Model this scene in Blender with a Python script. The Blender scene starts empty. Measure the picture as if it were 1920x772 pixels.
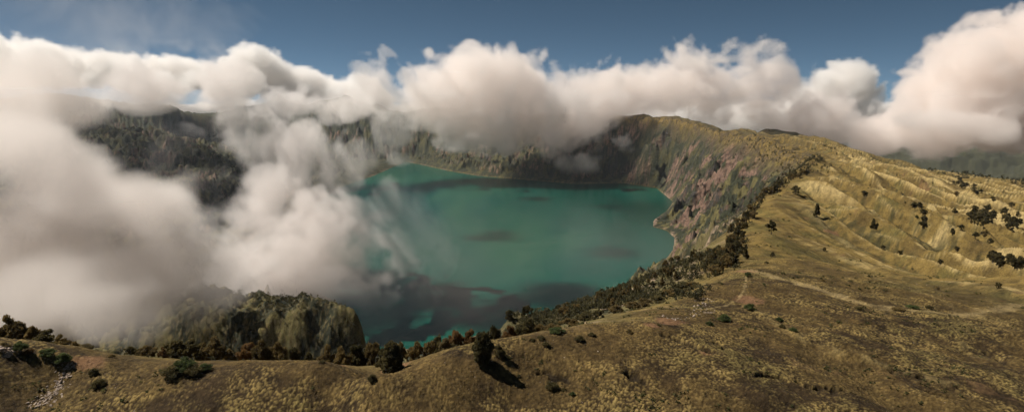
import bpy, math, time, os
import numpy as np
from mathutils import Vector, Matrix, noise as mnoise

T0 = time.time()
SC = bpy.context.scene
COL = SC.collection
DBG = os.environ.get('CRATER_DBG', '')
PI = math.pi
R = math.radians

# ------------------------------------------------------------------ camera
F = 1144.0                      # focal length in pixels of a 1920 wide frame (80 degrees across)
PITCH = R(9.2)
HC = 400.0                      # camera height above the lake
CP, SP = math.cos(PITCH), math.sin(PITCH)


def ray(px, py):
    u, v = (px - 960) / F, (386 - py) / F
    return u, CP + v * SP, -SP + v * CP


def at_z(px, py, z):
    dx, dy, dz = ray(px, py)
    t = (z - HC) / dz
    return dx * t, dy * t, z


def at_y(px, py, Y):
    dx, dy, dz = ray(px, py)
    t = Y / dy
    return dx * t, Y, HC + dz * t


def at_py(px, Y, z):
    """point at forward distance Y, height z, seen in column px"""
    depth = Y * CP - (z - HC) * SP
    return (px - 960) / F * depth, Y, z


# ------------------------------------------------------------------ noise
def _hash(ix, iy, seed):
    h = (ix.astype(np.int64) * 374761393 + iy.astype(np.int64) * 668265263 + seed * 2246822519) & 0xFFFFFFFF
    h = ((h ^ (h >> 13)) * 1274126177) & 0xFFFFFFFF
    h = ((h ^ (h >> 15)) * 2246822519) & 0xFFFFFFFF
    return (h ^ (h >> 16)).astype(np.float64) / 4294967296.0


_GT = {}


def perlin(x, y, seed=0):
    if seed not in _GT:
        a = np.random.default_rng(seed + 1000).random(65536) * 2 * PI
        _GT[seed] = (np.cos(a).astype(np.float32), np.sin(a).astype(np.float32))
    gc, gs = _GT[seed]
    x0, y0 = np.floor(x), np.floor(y)
    fx, fy = (x - x0).astype(np.float32), (y - y0).astype(np.float32)
    ix, iy = x0.astype(np.int32) & 255, y0.astype(np.int32) & 255
    ix1, iy1 = ((ix + 1) & 255) << 8, (iy + 1) & 255
    ix = ix << 8
    u = fx * fx * fx * (fx * (fx * 6 - 15) + 10)
    v = fy * fy * fy * (fy * (fy * 6 - 15) + 10)

    def g(i, dx, dy):
        return gc[i] * dx + gs[i] * dy
    fx1, fy1 = fx - 1, fy - 1
    a = g(ix + iy, fx, fy)
    a += (g(ix1 + iy, fx1, fy) - a) * u
    b = g(ix + iy1, fx, fy1)
    b += (g(ix1 + iy1, fx1, fy1) - b) * u
    return (a + (b - a) * v) * 1.5


def fbm(x, y, scale, octs=4, seed=0, gain=.5):
    r, a = 0, 1.0
    for k in range(octs):
        r = r + a * perlin(x / scale, y / scale, seed + k * 7)
        scale /= 2.03
        a *= gain
    return r


def ridged(x, y, scale, octs=3, seed=0, gain=.5):
    r, a = 0, 1.0
    for k in range(octs):
        r = r + a * (1 - 2 * np.abs(perlin(x / scale, y / scale, seed + k * 7)))
        scale /= 2.1
        a *= gain
    return r


def worley(x, y, seed=0):
    """F1 and F2-F1 and the id of the nearest cell"""
    ix, iy = np.floor(x).astype(np.int64), np.floor(y).astype(np.int64)
    f1 = np.full(x.shape, 9.0)
    f2 = np.full(x.shape, 9.0)
    idc = np.zeros(x.shape)
    for dx in (-1, 0, 1):
        for dy in (-1, 0, 1):
            cx, cy = ix + dx, iy + dy
            qx = cx + .1 + .8 * _hash(cx, cy, seed)
            qy = cy + .1 + .8 * _hash(cx, cy, seed + 1)
            d = np.hypot(x - qx, y - qy)
            near = d < f1
            f2 = np.where(near, f1, np.minimum(f2, d))
            idc = np.where(near, _hash(cx, cy, seed + 2), idc)
            f1 = np.where(near, d, f1)
    return f1, f2 - f1, idc


def sstep(a, b, x):
    t = np.clip((x - a) / (b - a), 0, 1)
    return t * t * (3 - 2 * t)


# ------------------------------------------------------------------ layout of the caldera
# (px, py, z): points of the land given by where the eye meets them and their height above the lake
RIM_Z = [(-260, 606, 355), (-120, 622, 351), (0, 640, 345), (90, 664, 342), (200, 690, 338), (330, 690, 339), (450, 693, 339),
         (540, 684, 340), (620, 686, 340), (700, 700, 339), (760, 692, 339), (840, 668, 341), (930, 650, 341),
         (1010, 637, 340), (1070, 627, 340), (1150, 616, 339), (1231, 611, 338)]
# (px, py, Y): the same with the forward distance
RIM_Y = [(1265, 592, 188), (1300, 570, 215), (1345, 532, 255), (1383, 507, 300), (1398, 455, 400), (1413, 407, 560), (1437, 367, 760),
         (1474, 337, 1000), (1533, 302, 1300), (1500, 302, 1550), (1453, 285, 1800), (1415, 258, 2100),
         (1375, 259, 2400), (1330, 236, 2900), (1271, 226, 3200), (1200, 220, 3500), (1120, 216, 3900), (1000, 217, 4400),
         (900, 212, 4900), (800, 211, 5300), (700, 206, 5500), (600, 205, 5500), (450, 205, 5300), (330, 202, 5000), (150, 200, 4600), (-50, 200, 4200)]
OUT_Y = [(960, 772, 126), (600, 772, 124), (250, 772, 122), (0, 772, 118), (100, 715, 133), (1200, 772, 122), (1400, 772, 120), (1600, 772, 128), (1920, 772, 140),
         (700, 725, 136), (1000, 690, 142), (1250, 660, 150), (1400, 640, 165), (1400, 570, 220), (1500, 600, 200), (1600, 680, 160), (1800, 700, 165),
         (1600, 620, 190), (1750, 628, 200), (1880, 625, 210),
         (1450, 518, 285), (1500, 530, 272), (1600, 556, 248), (1700, 580, 238), (1800, 587, 242), (1920, 567, 270), (2100, 555, 300),
         (1750, 545, 420), (1900, 532, 600), (1500, 455, 480), (1450, 480, 400), (1600, 500, 420), (1700, 500, 520), (1900, 470, 720), (1600, 420, 720), (1480, 420, 560), (1430, 440, 460),
         (1500, 385, 760), (1750, 430, 850), (1900, 420, 950), (1600, 360, 1050), (1550, 330, 1120), (1750, 370, 1150), (1900, 380, 1250), (1650, 325, 1300), (1800, 343, 1500),
         (1900, 352, 1550), (1600, 312, 1500), (1680, 324, 1600), (1750, 336, 1650), (1850, 343, 1650), (1920, 354, 1600), (2050, 360, 1700),
         (1436, 251, 3500), (1485, 253, 3600), (1530, 268, 3600), (1580, 288, 3700), (1500, 283, 2300), (1470, 272, 2300), (1400, 245, 3000)]
MOUNT_Y = [(1600, 291, 7000), (1680, 293, 7000), (1750, 290, 7000), (1840, 293, 7000), (1920, 298, 7000), (2050, 292, 7000)]
INN_Y = [(1350, 330, 2050), (1300, 400, 2000), (1320, 440, 1600), (1380, 380, 1500), (1420, 330, 1700), (1350, 430, 1300), (1300, 462, 1150),
         (1400, 405, 800), (1372, 450, 620), (1320, 482, 700), (1262, 500, 720), (1200, 532, 560), (1150, 555, 480), (1100, 575, 430), (1050, 585, 380),
         (1000, 594, 340), (950, 602, 330), (1150, 592, 260), (1250, 552, 330), (1300, 512, 450), (1330, 532, 300), (1050, 606, 240),
         (1280, 290, 2950), (1200, 290, 3150), (380, 300, 2800), (300, 250, 3300), (430, 360, 2300), (230, 330, 2500)]
# (px, Y, z)
INN_P = [(1260, 960, 120), (1200, 780, 140), (1100, 610, 140), (1000, 500, 150), (930, 430, 160), (850, 235, 283), (850, 400, 140), (850, 700, 30),
         (700, 225, 280), (700, 400, 130), (540, 230, 283), (540, 380, 170), (330, 240, 278), (330, 420, 160), (150, 240, 280), (150, 450, 150),
         (0, 300, 255), (0, 600, 150), (500, 560, 130), (600, 560, 120), (400, 560, 140), (300, 570, 140), (710, 620, 70), (500, 780, 140), (620, 740, 110),
         (500, 1000, 50), (200, 900, 100), (760, 700, 10)]
KNOLL = [(330, 566, 640), (430, 551, 640), (500, 541, 650), (560, 545, 640), (610, 558, 630), (650, 574, 625), (680, 590, 615), (500, 562, 608), (420, 572, 605),
         (570, 566, 600), (630, 580, 600), (672, 600, 596), (340, 590, 600)]
MOUNT_P = [(1560, 3000, -150), (1750, 3200, -330), (1900, 3500, -380), (2200, 3500, -400), (1700, 5000, -480), (1900, 5000, -480), (1500, 6000, -450),
           (1750, 9500, -500), (1400, 9500, -500), (1100, 9000, -450), (700, 9000, -450), (300, 9000, -400), (2300, 9500, -600)]
XYZ = [(-3900, 2500, 350), (-3700, 1200, 340), (-2800, 300, 340), (-1500, -50, 345), (-700, -20, 350), (-300, 100, 356), (-1500, -1500, 100),
       (0, -1500, 120), (1500, -1000, 50), (2500, 500, -50), (3500, 2500, -250), (0, -100, 300), (0, 0, 318), (-100, 40, 335), (100, 30, 316), (300, 0, 290),
       (800, 200, 215), (600, -200, 200), (-200, -150, 290), (500, 350, 285), (0, 60, 326), (60, 60, 322), (-60, 60, 328), (-1200, 800, 160), (-2000, 1500, 150),
       (-5000, 2500, 0), (0, 6000, 0), (-2500, 5000, 0), (2500, 5500, -350)]
for k in range(12):
    XYZ.append((24000 * math.cos(k * PI / 6), 24000 * math.sin(k * PI / 6), -600))
SHORE = [(760, 303), (800, 311), (850, 322), (900, 330), (1000, 338), (1080, 345), (1170, 343), (1230, 352), (1262, 378), (1252, 394), (1226, 413),
         (1224, 425), (1250, 432), (1265, 446), (1262, 468), (1240, 496), (1190, 532), (1110, 574), (1000, 600), (930, 618), (850, 642), (760, 655), (690, 655),
         (650, 610), (630, 565), (560, 530), (500, 505), (455, 470), (490, 430), (560, 400), (640, 350), (700, 330)]

# behind the far rim the land falls away again
_p = None
for px, py, Y in RIM_Y[5:]:
    q = np.array(at_y(px, py, Y))
    if _p is not None:
        nseg = max(1, int(np.hypot(*(q - _p)[:2]) / (40 + Y * .035)))
        for k in range(nseg):
            c = _p + (q - _p) * (k + 1) / nseg
            if k < nseg - 1:
                XYZ.append(tuple(c))
            if Y > 2450:
                XYZ += [(c[0] * 1.07, c[1] * 1.07, c[2] - 45), (c[0] * 1.25, c[1] * 1.25, c[2] - 230)]
    _p = q
ctrl = [at_z(*p) for p in RIM_Z] + [at_y(*p) for p in RIM_Y + OUT_Y + MOUNT_Y + INN_Y + KNOLL] + [at_py(*p) for p in INN_P + MOUNT_P] + XYZ
shore_xy = np.array([at_z(px, py, 0)[:2] for px, py in SHORE])
ctrl += [(x, y, 0.0) for x, y in shore_xy]
ctrl = np.array(ctrl, float)
rim_xy = np.array([at_z(*p)[:2] for p in RIM_Z] + [at_y(*p)[:2] for p in RIM_Y] +
                  [(-3900, 2500), (-3700, 1200), (-2800, 300), (-1500, -50), (-700, -20), (-300, 100)])


def embed(x, y):
    r = np.hypot(x, y) + 25.0
    return np.stack([x / r, y / r, np.log(r) * .9], -1)


def kern(a, b):
    out = np.empty((len(a), len(b)), a.dtype)
    for s in range(0, len(a), 60000):
        aa = a[s:s + 60000]
        d2 = (aa ** 2).sum(1)[:, None] + (b ** 2).sum(1)[None] - 2 * aa @ b.T
        out[s:s + 60000] = np.sqrt(np.maximum(d2, 0) + .0004)
    return out


_E = embed(ctrl[:, 0], ctrl[:, 1])
_K = kern(_E, _E)
_n = len(ctrl)
_A = np.zeros((_n + 1, _n + 1))
_A[:_n, :_n] = _K - np.eye(_n) * .002
_A[:_n, _n] = 1
_A[_n, :_n] = 1
_W = np.linalg.solve(_A, np.append(ctrl[:, 2], 0))


def base_exact(x, y):
    e = embed(x, y)
    out = np.empty(len(x))
    for s in range(0, len(x), 60000):
        out[s:s + 60000] = kern(e[s:s + 60000].astype(np.float32), _E.astype(np.float32)).astype(np.float32) @ _W[:_n] + _W[_n]
    return out


_TA, _TR = 1400, 700
_LR0, _LR1 = math.log(3.0), math.log(30000)


def _table():
    az = np.linspace(-PI, PI, _TA)
    lr = np.linspace(_LR0, _LR1, _TR)
    A, L = np.meshgrid(az, lr, indexing='ij')
    rr = np.exp(L)
    # away from the view the land is plain: only every eighth column is solved there
    out = np.zeros((_TA, _TR))
    front = np.abs(az) < R(50)
    cols = np.where(front | (np.arange(_TA) % 12 == 0) | (np.arange(_TA) == _TA - 1))[0]
    v = base_exact((np.sin(A[cols]) * rr[cols]).ravel(), (np.cos(A[cols]) * rr[cols]).ravel()).reshape(len(cols), _TR)
    for j in range(_TR):
        out[:, j] = np.interp(np.arange(_TA), cols, v[:, j])
    return out


def base_z(x, y):
    a = (np.arctan2(x, y) + PI) / (2 * PI) * (_TA - 1)
    l = (np.log(np.maximum(np.hypot(x, y), 3.1)) - _LR0) / (_LR1 - _LR0) * (_TR - 1)
    i = np.clip(a.astype(int), 0, _TA - 2)
    j = np.clip(l.astype(int), 0, _TR - 2)
    u, v = np.clip(a - i, 0, 1), np.clip(l - j, 0, 1)
    return (TAB[i, j] * (1 - u) + TAB[i + 1, j] * u) * (1 - v) + (TAB[i, j + 1] * (1 - u) + TAB[i + 1, j + 1] * u) * v


TAB = _table()
print('table', round(time.time() - T0, 1))


def poly_dist(x, y, poly, closed=True):
    """distance to a polyline and whether the point is inside it"""
    d2 = np.full(x.shape, 1e18)
    ins = np.zeros(x.shape, bool)
    n = len(poly)
    for i in range(n if closed else n - 1):
        x0, y0 = poly[i]
        x1, y1 = poly[(i + 1) % n]
        ex, ey = x1 - x0, y1 - y0
        t = np.clip(((x - x0) * ex + (y - y0) * ey) / (ex * ex + ey * ey), 0, 1)
        d2 = np.minimum(d2, (x - x0 - t * ex) ** 2 + (y - y0 - t * ey) ** 2)
        c = (y0 > y) != (y1 > y)
        with np.errstate(divide='ignore', invalid='ignore'):
            xi = x0 + (y - y0) * ex / (ey if ey else 1e-9)
        ins ^= c & (x < xi)
    return np.sqrt(d2), ins


LC = np.array([-100.0, 2200.0])          # middle of the lake


def base_hit(px, py):
    dx, dy, dz = ray(px, py)
    t = np.exp(np.linspace(math.log(70), math.log(900), 1500))
    i = int(np.argmax(HC + dz * t < base_z(dx * t, dy * t)))
    return dx * t[i], dy * t[i]


SCARPS = [[(1425, 704), (1450, 706), (1480, 712), (1510, 722), (1560, 731)], [(1560, 729), (1600, 736), (1640, 742)], [(1648, 638), (1668, 642), (1690, 648)],
          [(1678, 695), (1700, 698), (1722, 706)], [(1745, 733), (1775, 742)], [(1850, 650), (1880, 665), (1900, 678)], [(1250, 628), (1290, 645), (1330, 662)],
          [(1180, 700), (1200, 712)], [(1340, 640), (1352, 652)], [(1020, 700), (1060, 712)], [(1820, 600), (1870, 612)]]
RIBS = [[(1390, 575), (1440, 597), (1500, 628), (1580, 660), (1680, 690), (1780, 724)], [(1810, 640), (1850, 665), (1905, 702)]]
SCARPS = [[base_hit(*p) for p in l] for l in SCARPS]
RIBS = [[base_hit(*p) for p in l] for l in RIBS]


def cuts(x, y, r):
    """small earth scarps cut into the near slope and low ribs standing on it"""
    sc, rb = np.zeros(x.shape), np.zeros(x.shape)
    m = np.where(r < 420)[0]
    if len(m) == 0:
        return sc, rb
    a, b = x[m], y[m]
    wob = 1.1 * perlin(a / 3.0, b / 3.0, 301) + .5 * perlin(a / 1.1, b / 1.1, 302)
    brk = sstep(-.35, .1, perlin(a / 5.0, b / 5.0, 303) + .15)
    d = np.full(a.shape, 99.0)
    for l in SCARPS:
        d = np.minimum(d, poly_dist(a, b, l, False)[0])
    sc[m] = np.exp(-(np.maximum(d + wob, 0) / 1.2) ** 2) * brk
    d = np.full(a.shape, 99.0)
    for l in RIBS:
        d = np.minimum(d, poly_dist(a, b, l, False)[0])
    rb[m] = np.exp(-((d + wob) / 2.2) ** 2)
    return sc, rb


def terrain(x, y, full=False):
    """height of the land and the masks that colour it"""
    r = np.hypot(x, y)
    z = base_z(x, y)
    dr, inr = poly_dist(x, y, rim_xy)
    ds, inl = poly_dist(x, y, shore_xy)
    s = np.where(inr, dr, -dr)                                   # metres inside the rim
    th = np.arctan2(y - LC[1], x - LC[0])
    rl = np.hypot(x - LC[0], y - LC[1])
    wob = fbm(x, y, 260, 3, 5)
    far = sstep(300, 1200, r)
    far2 = sstep(4800, 6000, r)
    # inner wall: flutes and buttresses running down to the water
    inside = sstep(-5, 60, s) * np.where(inl, 0, 1)
    steep = inside * sstep(0, 90, ds) * sstep(8, 120, s)
    amp = 10 + 30 * far
    ft = th * 2000 + 130 * wob + 40 * fbm(x, y, 90, 3, 31)
    fl = ridged(ft / 260, rl / 900, 1, 1, 11) * .9 + ridged(ft / 100, rl / 420, 1, 2, 12) * .42 + ridged(ft / 34, rl / 170, 1, 2, 13) * .2
    z = z + steep * amp * (fl - 1.15)
    kn = np.exp(-(((x + 210) / 190) ** 2 + ((y - 600) / 130) ** 2))
    z = z - steep * amp * (fl - 1.15) * .6 * kn
    crag = fbm(x, y, 60, 4, 21)
    z = z + steep * (3 + 9 * far) * crag
    z = z + steep * (2 + 13 * far) * (ridged(x, y, 65, 4, 23, .62) - .9) * (1 - .5 * kn)
    z = z + inside * kn * (3.5 * (ridged(x + .4 * y, y, 60, 4, 24, .6) - 2.6) + 4 * fbm(x, y, 19, 4, 26))
    # outer flank: spurs and gullies that run down and away from the rim on the right
    outer = sstep(5, 60, -s)
    rt = sstep(60, 330, x - 0.10 * y)
    fan = outer * rt * sstep(240, 420, r) * (1 - sstep(2600, 3600, r))
    sx = x + .10 * y + 24 * fbm(x, y, 480, 2, 41) + 3.5 * fbm(x, y, 70, 2, 45)      # spurs run towards the valley, side by side
    sy = y
    g1 = np.abs(perlin(sx / 135, sy / 1500, 51))
    g2 = np.abs(perlin(sx / 54, sy / 800, 52))
    g3 = np.abs(perlin(sx / 24 + .3 * perlin(x / 60, y / 60, 56), sy / 420, 53))
    g4 = np.abs(perlin(sx / 10 + .4 * perlin(x / 30, y / 30, 57), sy / 200, 54))
    spur = fan * ((.22 - g1) * 66 + (.22 - g2) * 76 + (.25 - g3) * 36 + (.25 - g4) * 8 * (1 - sstep(700, 1300, r))) * (1 - .5 * sstep(1200, 2000, r)) * (.3 + .7 * sstep(0, 160, -s)) * sstep(230, 800, r)
    z = z + spur
    # near flank: shallow rills
    near = outer * (1 - sstep(260, 420, r))
    rill = fbm(x, y, 45, 4, 61)
    z = z + near * (rill * 2.0 - .9 * np.abs(perlin(sx / 30, sy / 160, 63)) * 3)
    z = z + (1 - near) * outer * (1 - far2) * fbm(x, y, 130, 5, 62) * (2 + 5 * far)
    # far mountains
    z = z + far2 * (ridged(x, y, 1500, 6, 71, .52) - .7) * 130 + outer * sstep(2300, 3200, r) * (1 - far2) * ridged(x, y, 500, 5, 72) * 14
    z = z + 5 * np.exp(-np.abs(s - 2) / 16.0) * rt * (1 - far2) - 9 * rt * sstep(0, 45, s) * (1 - sstep(60, 260, s))
    z = z + far * rt * (1 - far2) * np.exp(-np.abs(s - 15) / 50.0) * sstep(1200, 1600, r) * (ridged(x, y, 80, 4, 83, .6) - .9) * 13
    sc, rb = cuts(x, y, r)
    z = z - 2.2 * sc + .9 * rb
    # small relief everywhere on the crest
    z = z + (1 - sstep(60, 140, r) * 0) * fbm(x, y, 14, 3, 81) * .55 * (1 - sstep(500, 900, r))
    # shore
    sh = np.where(inl, -np.minimum(ds * .35, 60), np.maximum(z, 1.0 + np.minimum(ds * .3, 30)))
    z = np.where(inl, sh - 1.5, z * sstep(0, 70, ds) + (1 - sstep(0, 70, ds)) * np.minimum(sh, 1 + ds * .9))
    z = np.where(~inl & inr, np.maximum(z, .5 + np.minimum(ds * .25, 20)), z)
    if not full:
        return z
    return z, dict(s=s, ds=ds, inl=inl, inr=inr, r=r, steep=steep, outer=outer, fan=fan, g1=g1, g2=g2, g3=g3, g4=g4, sc=sc, rb=rb, crag=crag, fl=fl, ft=ft, rl=rl, rill=rill, far=far, far2=far2, inside=inside)


def ground_z(x, y):
    return terrain(np.atleast_1d(np.asarray(x, float)), np.atleast_1d(np.asarray(y, float)))


# ------------------------------------------------------------------ materials
def new_mat(name):
    m = bpy.data.materials.new(name)
    m.use_nodes = True
    nt = m.node_tree
    nt.nodes.clear()
    out = nt.nodes.new('ShaderNodeOutputMaterial')
    return m, nt, out


def node(nt, typ, ins=None, **kw):
    n = nt.nodes.new(typ)
    for k, v in kw.items():
        setattr(n, k, v)
    for k, v in (ins or {}).items():
        sck = n.inputs[k]
        if isinstance(v, bpy.types.NodeSocket):
            nt.links.new(v, sck)
        else:
            sck.default_value = v
    return n


def ramp(nt, fac, stops):
    n = nt.nodes.new('ShaderNodeValToRGB')
    el = n.color_ramp.elements
    while len(el) < len(stops):
        el.new(.5)
    for e, (p, c) in zip(el, stops):
        e.position = p
        e.color = (*c, 1) if len(c) == 3 else c
    nt.links.new(fac, n.inputs[0])
    return n


def mix(nt, a, b, fac, mode='MIX'):
    n = nt.nodes.new('ShaderNodeMix')
    n.data_type = 'RGBA'
    n.blend_type = mode
    for sck, v in ((n.inputs[0], fac), (n.inputs[6], a), (n.inputs[7], b)):
        if isinstance(v, bpy.types.NodeSocket):
            nt.links.new(v, sck)
        elif isinstance(v, (int, float)):
            sck.default_value = v
        else:
            sck.default_value = (*v, 1)
    return n.outputs[2]


def make_land_mat():
    m, nt, out = new_mat('land_surface')
    at = node(nt, 'ShaderNodeAttribute', attribute_name='tone')
    pos = node(nt, 'ShaderNodeNewGeometry').outputs['Position']
    n1 = node(nt, 'ShaderNodeTexNoise', {'Vector': pos, 'Scale': .9, 'Detail': 6, 'Roughness': .65})
    n2 = node(nt, 'ShaderNodeTexNoise', {'Vector': pos, 'Scale': .11, 'Detail': 8, 'Roughness': .7})
    f1 = ramp(nt, n1.outputs[0], [(.3, (.62, .6, .58)), (.7, (1.4, 1.42, 1.4))])
    f2 = ramp(nt, n2.outputs[0], [(.34, (.5, .49, .5)), (.5, (1, 1, 1)), (.66, (1.5, 1.48, 1.4))])
    c = mix(nt, at.outputs['Color'], f1.outputs[0], .8, 'MULTIPLY')
    c = mix(nt, c, f2.outputs[0], .8, 'MULTIPLY')
    b1 = node(nt, 'ShaderNodeBump', {'Height': n1.outputs[0], 'Strength': .5, 'Distance': .35})
    b2 = node(nt, 'ShaderNodeBump', {'Height': n2.outputs[0], 'Strength': .7, 'Distance': 4.5, 'Normal': b1.outputs[0]})
    rk = node(nt, 'ShaderNodeAttribute', attribute_name='rock')
    n3 = node(nt, 'ShaderNodeTexNoise', {'Vector': pos, 'Scale': .04, 'Detail': 8, 'Roughness': .72})
    n3.noise_type = 'RIDGED_MULTIFRACTAL'
    b2 = node(nt, 'ShaderNodeBump', {'Height': n3.outputs[0], 'Strength': rk.outputs['Fac'], 'Distance': 12.0, 'Normal': b2.outputs[0]})
    p = node(nt, 'ShaderNodeBsdfPrincipled', {'Base Color': c, 'Roughness': .95, 'Normal': b2.outputs[0]})
    p.inputs['Specular IOR Level'].default_value = .12
    nt.links.new(p.outputs[0], out.inputs[0])
    return m


def make_water_mat():
    m, nt, out = new_mat('lake_water')
    pos = node(nt, 'ShaderNodeNewGeometry').outputs['Position']
    mp = node(nt, 'ShaderNodeMapping', {'Vector': pos, 'Scale': (1, .45, 1)})
    n0 = node(nt, 'ShaderNodeTexNoise', {'Vector': mp.outputs[0], 'Scale': .0016, 'Detail': 4, 'Roughness': .5, 'Distortion': .6})
    c = ramp(nt, n0.outputs[0], [(.36, (.001, .032, .021)), (.5, (.001, .055, .038)), (.64, (.022, .088, .048))])
    w1 = node(nt, 'ShaderNodeTexNoise', {'Vector': pos, 'Scale': .35, 'Detail': 5, 'Roughness': .6})
    w2 = node(nt, 'ShaderNodeTexNoise', {'Vector': mp.outputs[0], 'Scale': .02, 'Detail': 4, 'Roughness': .6})
    b1 = node(nt, 'ShaderNodeBump', {'Height': w1.outputs[0], 'Strength': .25, 'Distance': .5})
    b2 = node(nt, 'ShaderNodeBump', {'Height': w2.outputs[0], 'Strength': .15, 'Distance': 4, 'Normal': b1.outputs[0]})
    p = node(nt, 'ShaderNodeBsdfPrincipled', {'Base Color': c.outputs[0], 'Roughness': .22, 'IOR': 1.33, 'Normal': b2.outputs[0]})
    p.inputs['Specular IOR Level'].default_value = .22
    nt.links.new(p.outputs[0], out.inputs[0])
    return m


# ------------------------------------------------------------------ objects
def tag(o, label=None, cat=None, group=None, kind=None):
    for k, v in (('label', label), ('category', cat), ('group', group), ('kind', kind)):
        if v:
            o[k] = v
    return o


def mesh_obj(name, verts, faces, mat, parent=None, smooth=False, nper=4):
    me = bpy.data.meshes.new(name)
    verts = np.asarray(verts, np.float32)
    faces = np.asarray(faces, np.int32)
    me.vertices.add(len(verts))
    me.vertices.foreach_set('co', verts.ravel())
    me.loops.add(faces.size)
    me.loops.foreach_set('vertex_index', faces.ravel())
    me.polygons.add(len(faces))
    me.polygons.foreach_set('loop_start', np.arange(0, faces.size, faces.shape[1], dtype=np.int32))
    me.polygons.foreach_set('loop_total', np.full(len(faces), faces.shape[1], np.int32))
    if smooth:
        me.polygons.foreach_set('use_smooth', np.ones(len(faces), bool))
    me.update(calc_edges=True)
    me.materials.append(mat)
    o = bpy.data.objects.new(name, me)
    COL.objects.link(o)
    o.parent = parent
    return o


def land_colour(x, y, z, k, slope, tuft, tid):
    """base colours of the land: dry grass, bare soil, rock, scrub"""
    def mixc(c, d, f):
        return c + (np.array(d) - c) * f[:, None]
    n = len(x)
    big = fbm(x, y, 38, 4, 101)
    mid = fbm(x, y, 9, 3, 102)
    fine = fbm(x, y, 3.2, 3, 104)
    huge = fbm(x, y, 300, 4, 103)
    c = np.tile(np.array([.172, .117, .037]), (n, 1))
    c = mixc(c, (.112, .088, .028), sstep(.0, .7, big + .3 * mid) * .8)            # greener grass
    c = mixc(c, (.085, .058, .022), sstep(.15, .6, -big + .4 * huge) * .7)       # russet heath
    # tussocks: pale straw crowns with dark earth between
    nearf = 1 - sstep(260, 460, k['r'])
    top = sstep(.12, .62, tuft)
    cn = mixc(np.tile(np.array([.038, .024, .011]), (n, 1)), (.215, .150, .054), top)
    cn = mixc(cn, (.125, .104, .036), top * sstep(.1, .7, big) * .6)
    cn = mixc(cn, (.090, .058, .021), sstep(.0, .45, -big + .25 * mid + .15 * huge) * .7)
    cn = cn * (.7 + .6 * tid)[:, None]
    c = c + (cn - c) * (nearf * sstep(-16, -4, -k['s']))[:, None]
    c = mixc(c, (.27, .20, .085), k['rb'] * sstep(-.3, .3, mid + fine) * .4)
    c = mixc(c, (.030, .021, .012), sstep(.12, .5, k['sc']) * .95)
    # spur crests are trodden pale, gully shade is deepened in the colour for relief
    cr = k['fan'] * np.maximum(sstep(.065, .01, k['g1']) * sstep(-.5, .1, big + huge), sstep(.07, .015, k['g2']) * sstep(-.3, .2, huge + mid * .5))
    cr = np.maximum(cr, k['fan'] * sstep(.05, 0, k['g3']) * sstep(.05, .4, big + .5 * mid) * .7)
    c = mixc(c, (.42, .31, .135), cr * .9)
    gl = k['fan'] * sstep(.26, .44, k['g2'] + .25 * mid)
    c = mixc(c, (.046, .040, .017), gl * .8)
    hf = k['fan'] * sstep(.1, .4, fine) * sstep(.0, .3, big)
    c = mixc(c, (.045, .045, .02), hf * .5)
    # bare red earth and the pale band along the fold
    bare = sstep(.74, .95, fbm(x, y, 24, 3, 111) + .4 * mid) * sstep(0, .2, huge + .2)
    c = mixc(c, (.15, .088, .042), bare * .6 * k['outer'])
    for px, py, Y, rad in BARE:
        bx, by, _ = at_y(px, py, Y)
        f = 1 - sstep(.5, 1.1, np.hypot(x - bx, (y - by)) / rad + .5 * mid)
        c = mixc(c, (.185, .100, .052), f * .85)
    for line, wd in PATH_AND_BAND:
        dl, _ = poly_dist(x, y, [at_y(*p)[:2] for p in line], False)
        c = mixc(c, (.36, .265, .125), (1 - sstep(.2, 1.3, dl / wd + .8 * mid + .5 * fine)) * .5)
    # inner wall
    ins = k['inside']
    hue = fbm(k['ft'] / 4, k['rl'], 120, 3, 121)
    patch = fbm(x, y, 130, 4, 124)
    scrub = np.tile(np.array([.032, .034, .020]), (n, 1))
    scrub = mixc(scrub, (.125, .105, .042), sstep(.05, .45, fbm(x, y, 42, 4, 122) + .25 * k['fl'] * .5 + .3 * k['crag']) * np.where(k['r'] > 2700, .45, .9))
    scrub = mixc(scrub, (.15, .115, .055), sstep(.1, .4, fine + .4 * mid) * (1 - sstep(900, 1400, k['r'])) * .7)
    rock = np.tile(np.array([.100, .066, .048]), (n, 1))
    rock = mixc(rock, (.185, .115, .085), sstep(.0, .35, hue + .6 * mid + .3 * fine))
    rock = mixc(rock, (.045, .040, .036), sstep(0.0, .3, -hue + .6 * mid + .2 * k['crag']))
    rock = mixc(rock, (.04, .042, .022), sstep(.05, .3, fbm(x, y, 33, 4, 128)))
    cliff = np.exp(-((th_of(x, y) - TH_CLIFF) / .30) ** 2) * sstep(1000, 1500, k['r'])       # the bare red wall above the eastern shore
    rockm = sstep(900, 1500, k['r']) * sstep(.85, 1.5, slope + .35 * k['crag'] + 1.0 * cliff) * sstep(-.25, .3, hue + .35 * mid + patch + .1 + .3 * cliff)
    k['rock'] = np.clip(ins * (.35 + rockm) * sstep(700, 1300, k['r']), 0, 1)
    w = scrub + (rock - scrub) * rockm[:, None]
    c = c + (w - c) * (ins * sstep(4, 26, k['s'] + 8 * mid))[:, None]
    # stony grass shelf above the water on the right
    sh = ins * (1 - sstep(500, 900, k['r'])) * rt_of(x, y) * sstep(-.1, .25, fbm(x, y, 26, 3, 126))
    c = mixc(c, (.15, .125, .052), sh * .8)
    st = ins * (1 - sstep(900, 1300, k['r'])) * rt_of(x, y) * sstep(.30, .5, fbm(x, y, 17, 4, 127) + .2 * fine)
    c = mixc(c, (.30, .215, .15), st * .8)
    # beach
    c = mixc(c, (.24, .165, .12), (1 - sstep(2, 8, z)) * (1 - sstep(8, 28, k['ds'])) * k['inr'] * sstep(.05, .5, patch + mid) * (1 - .6 * sstep(2700, 3200, k['r'])))
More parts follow.
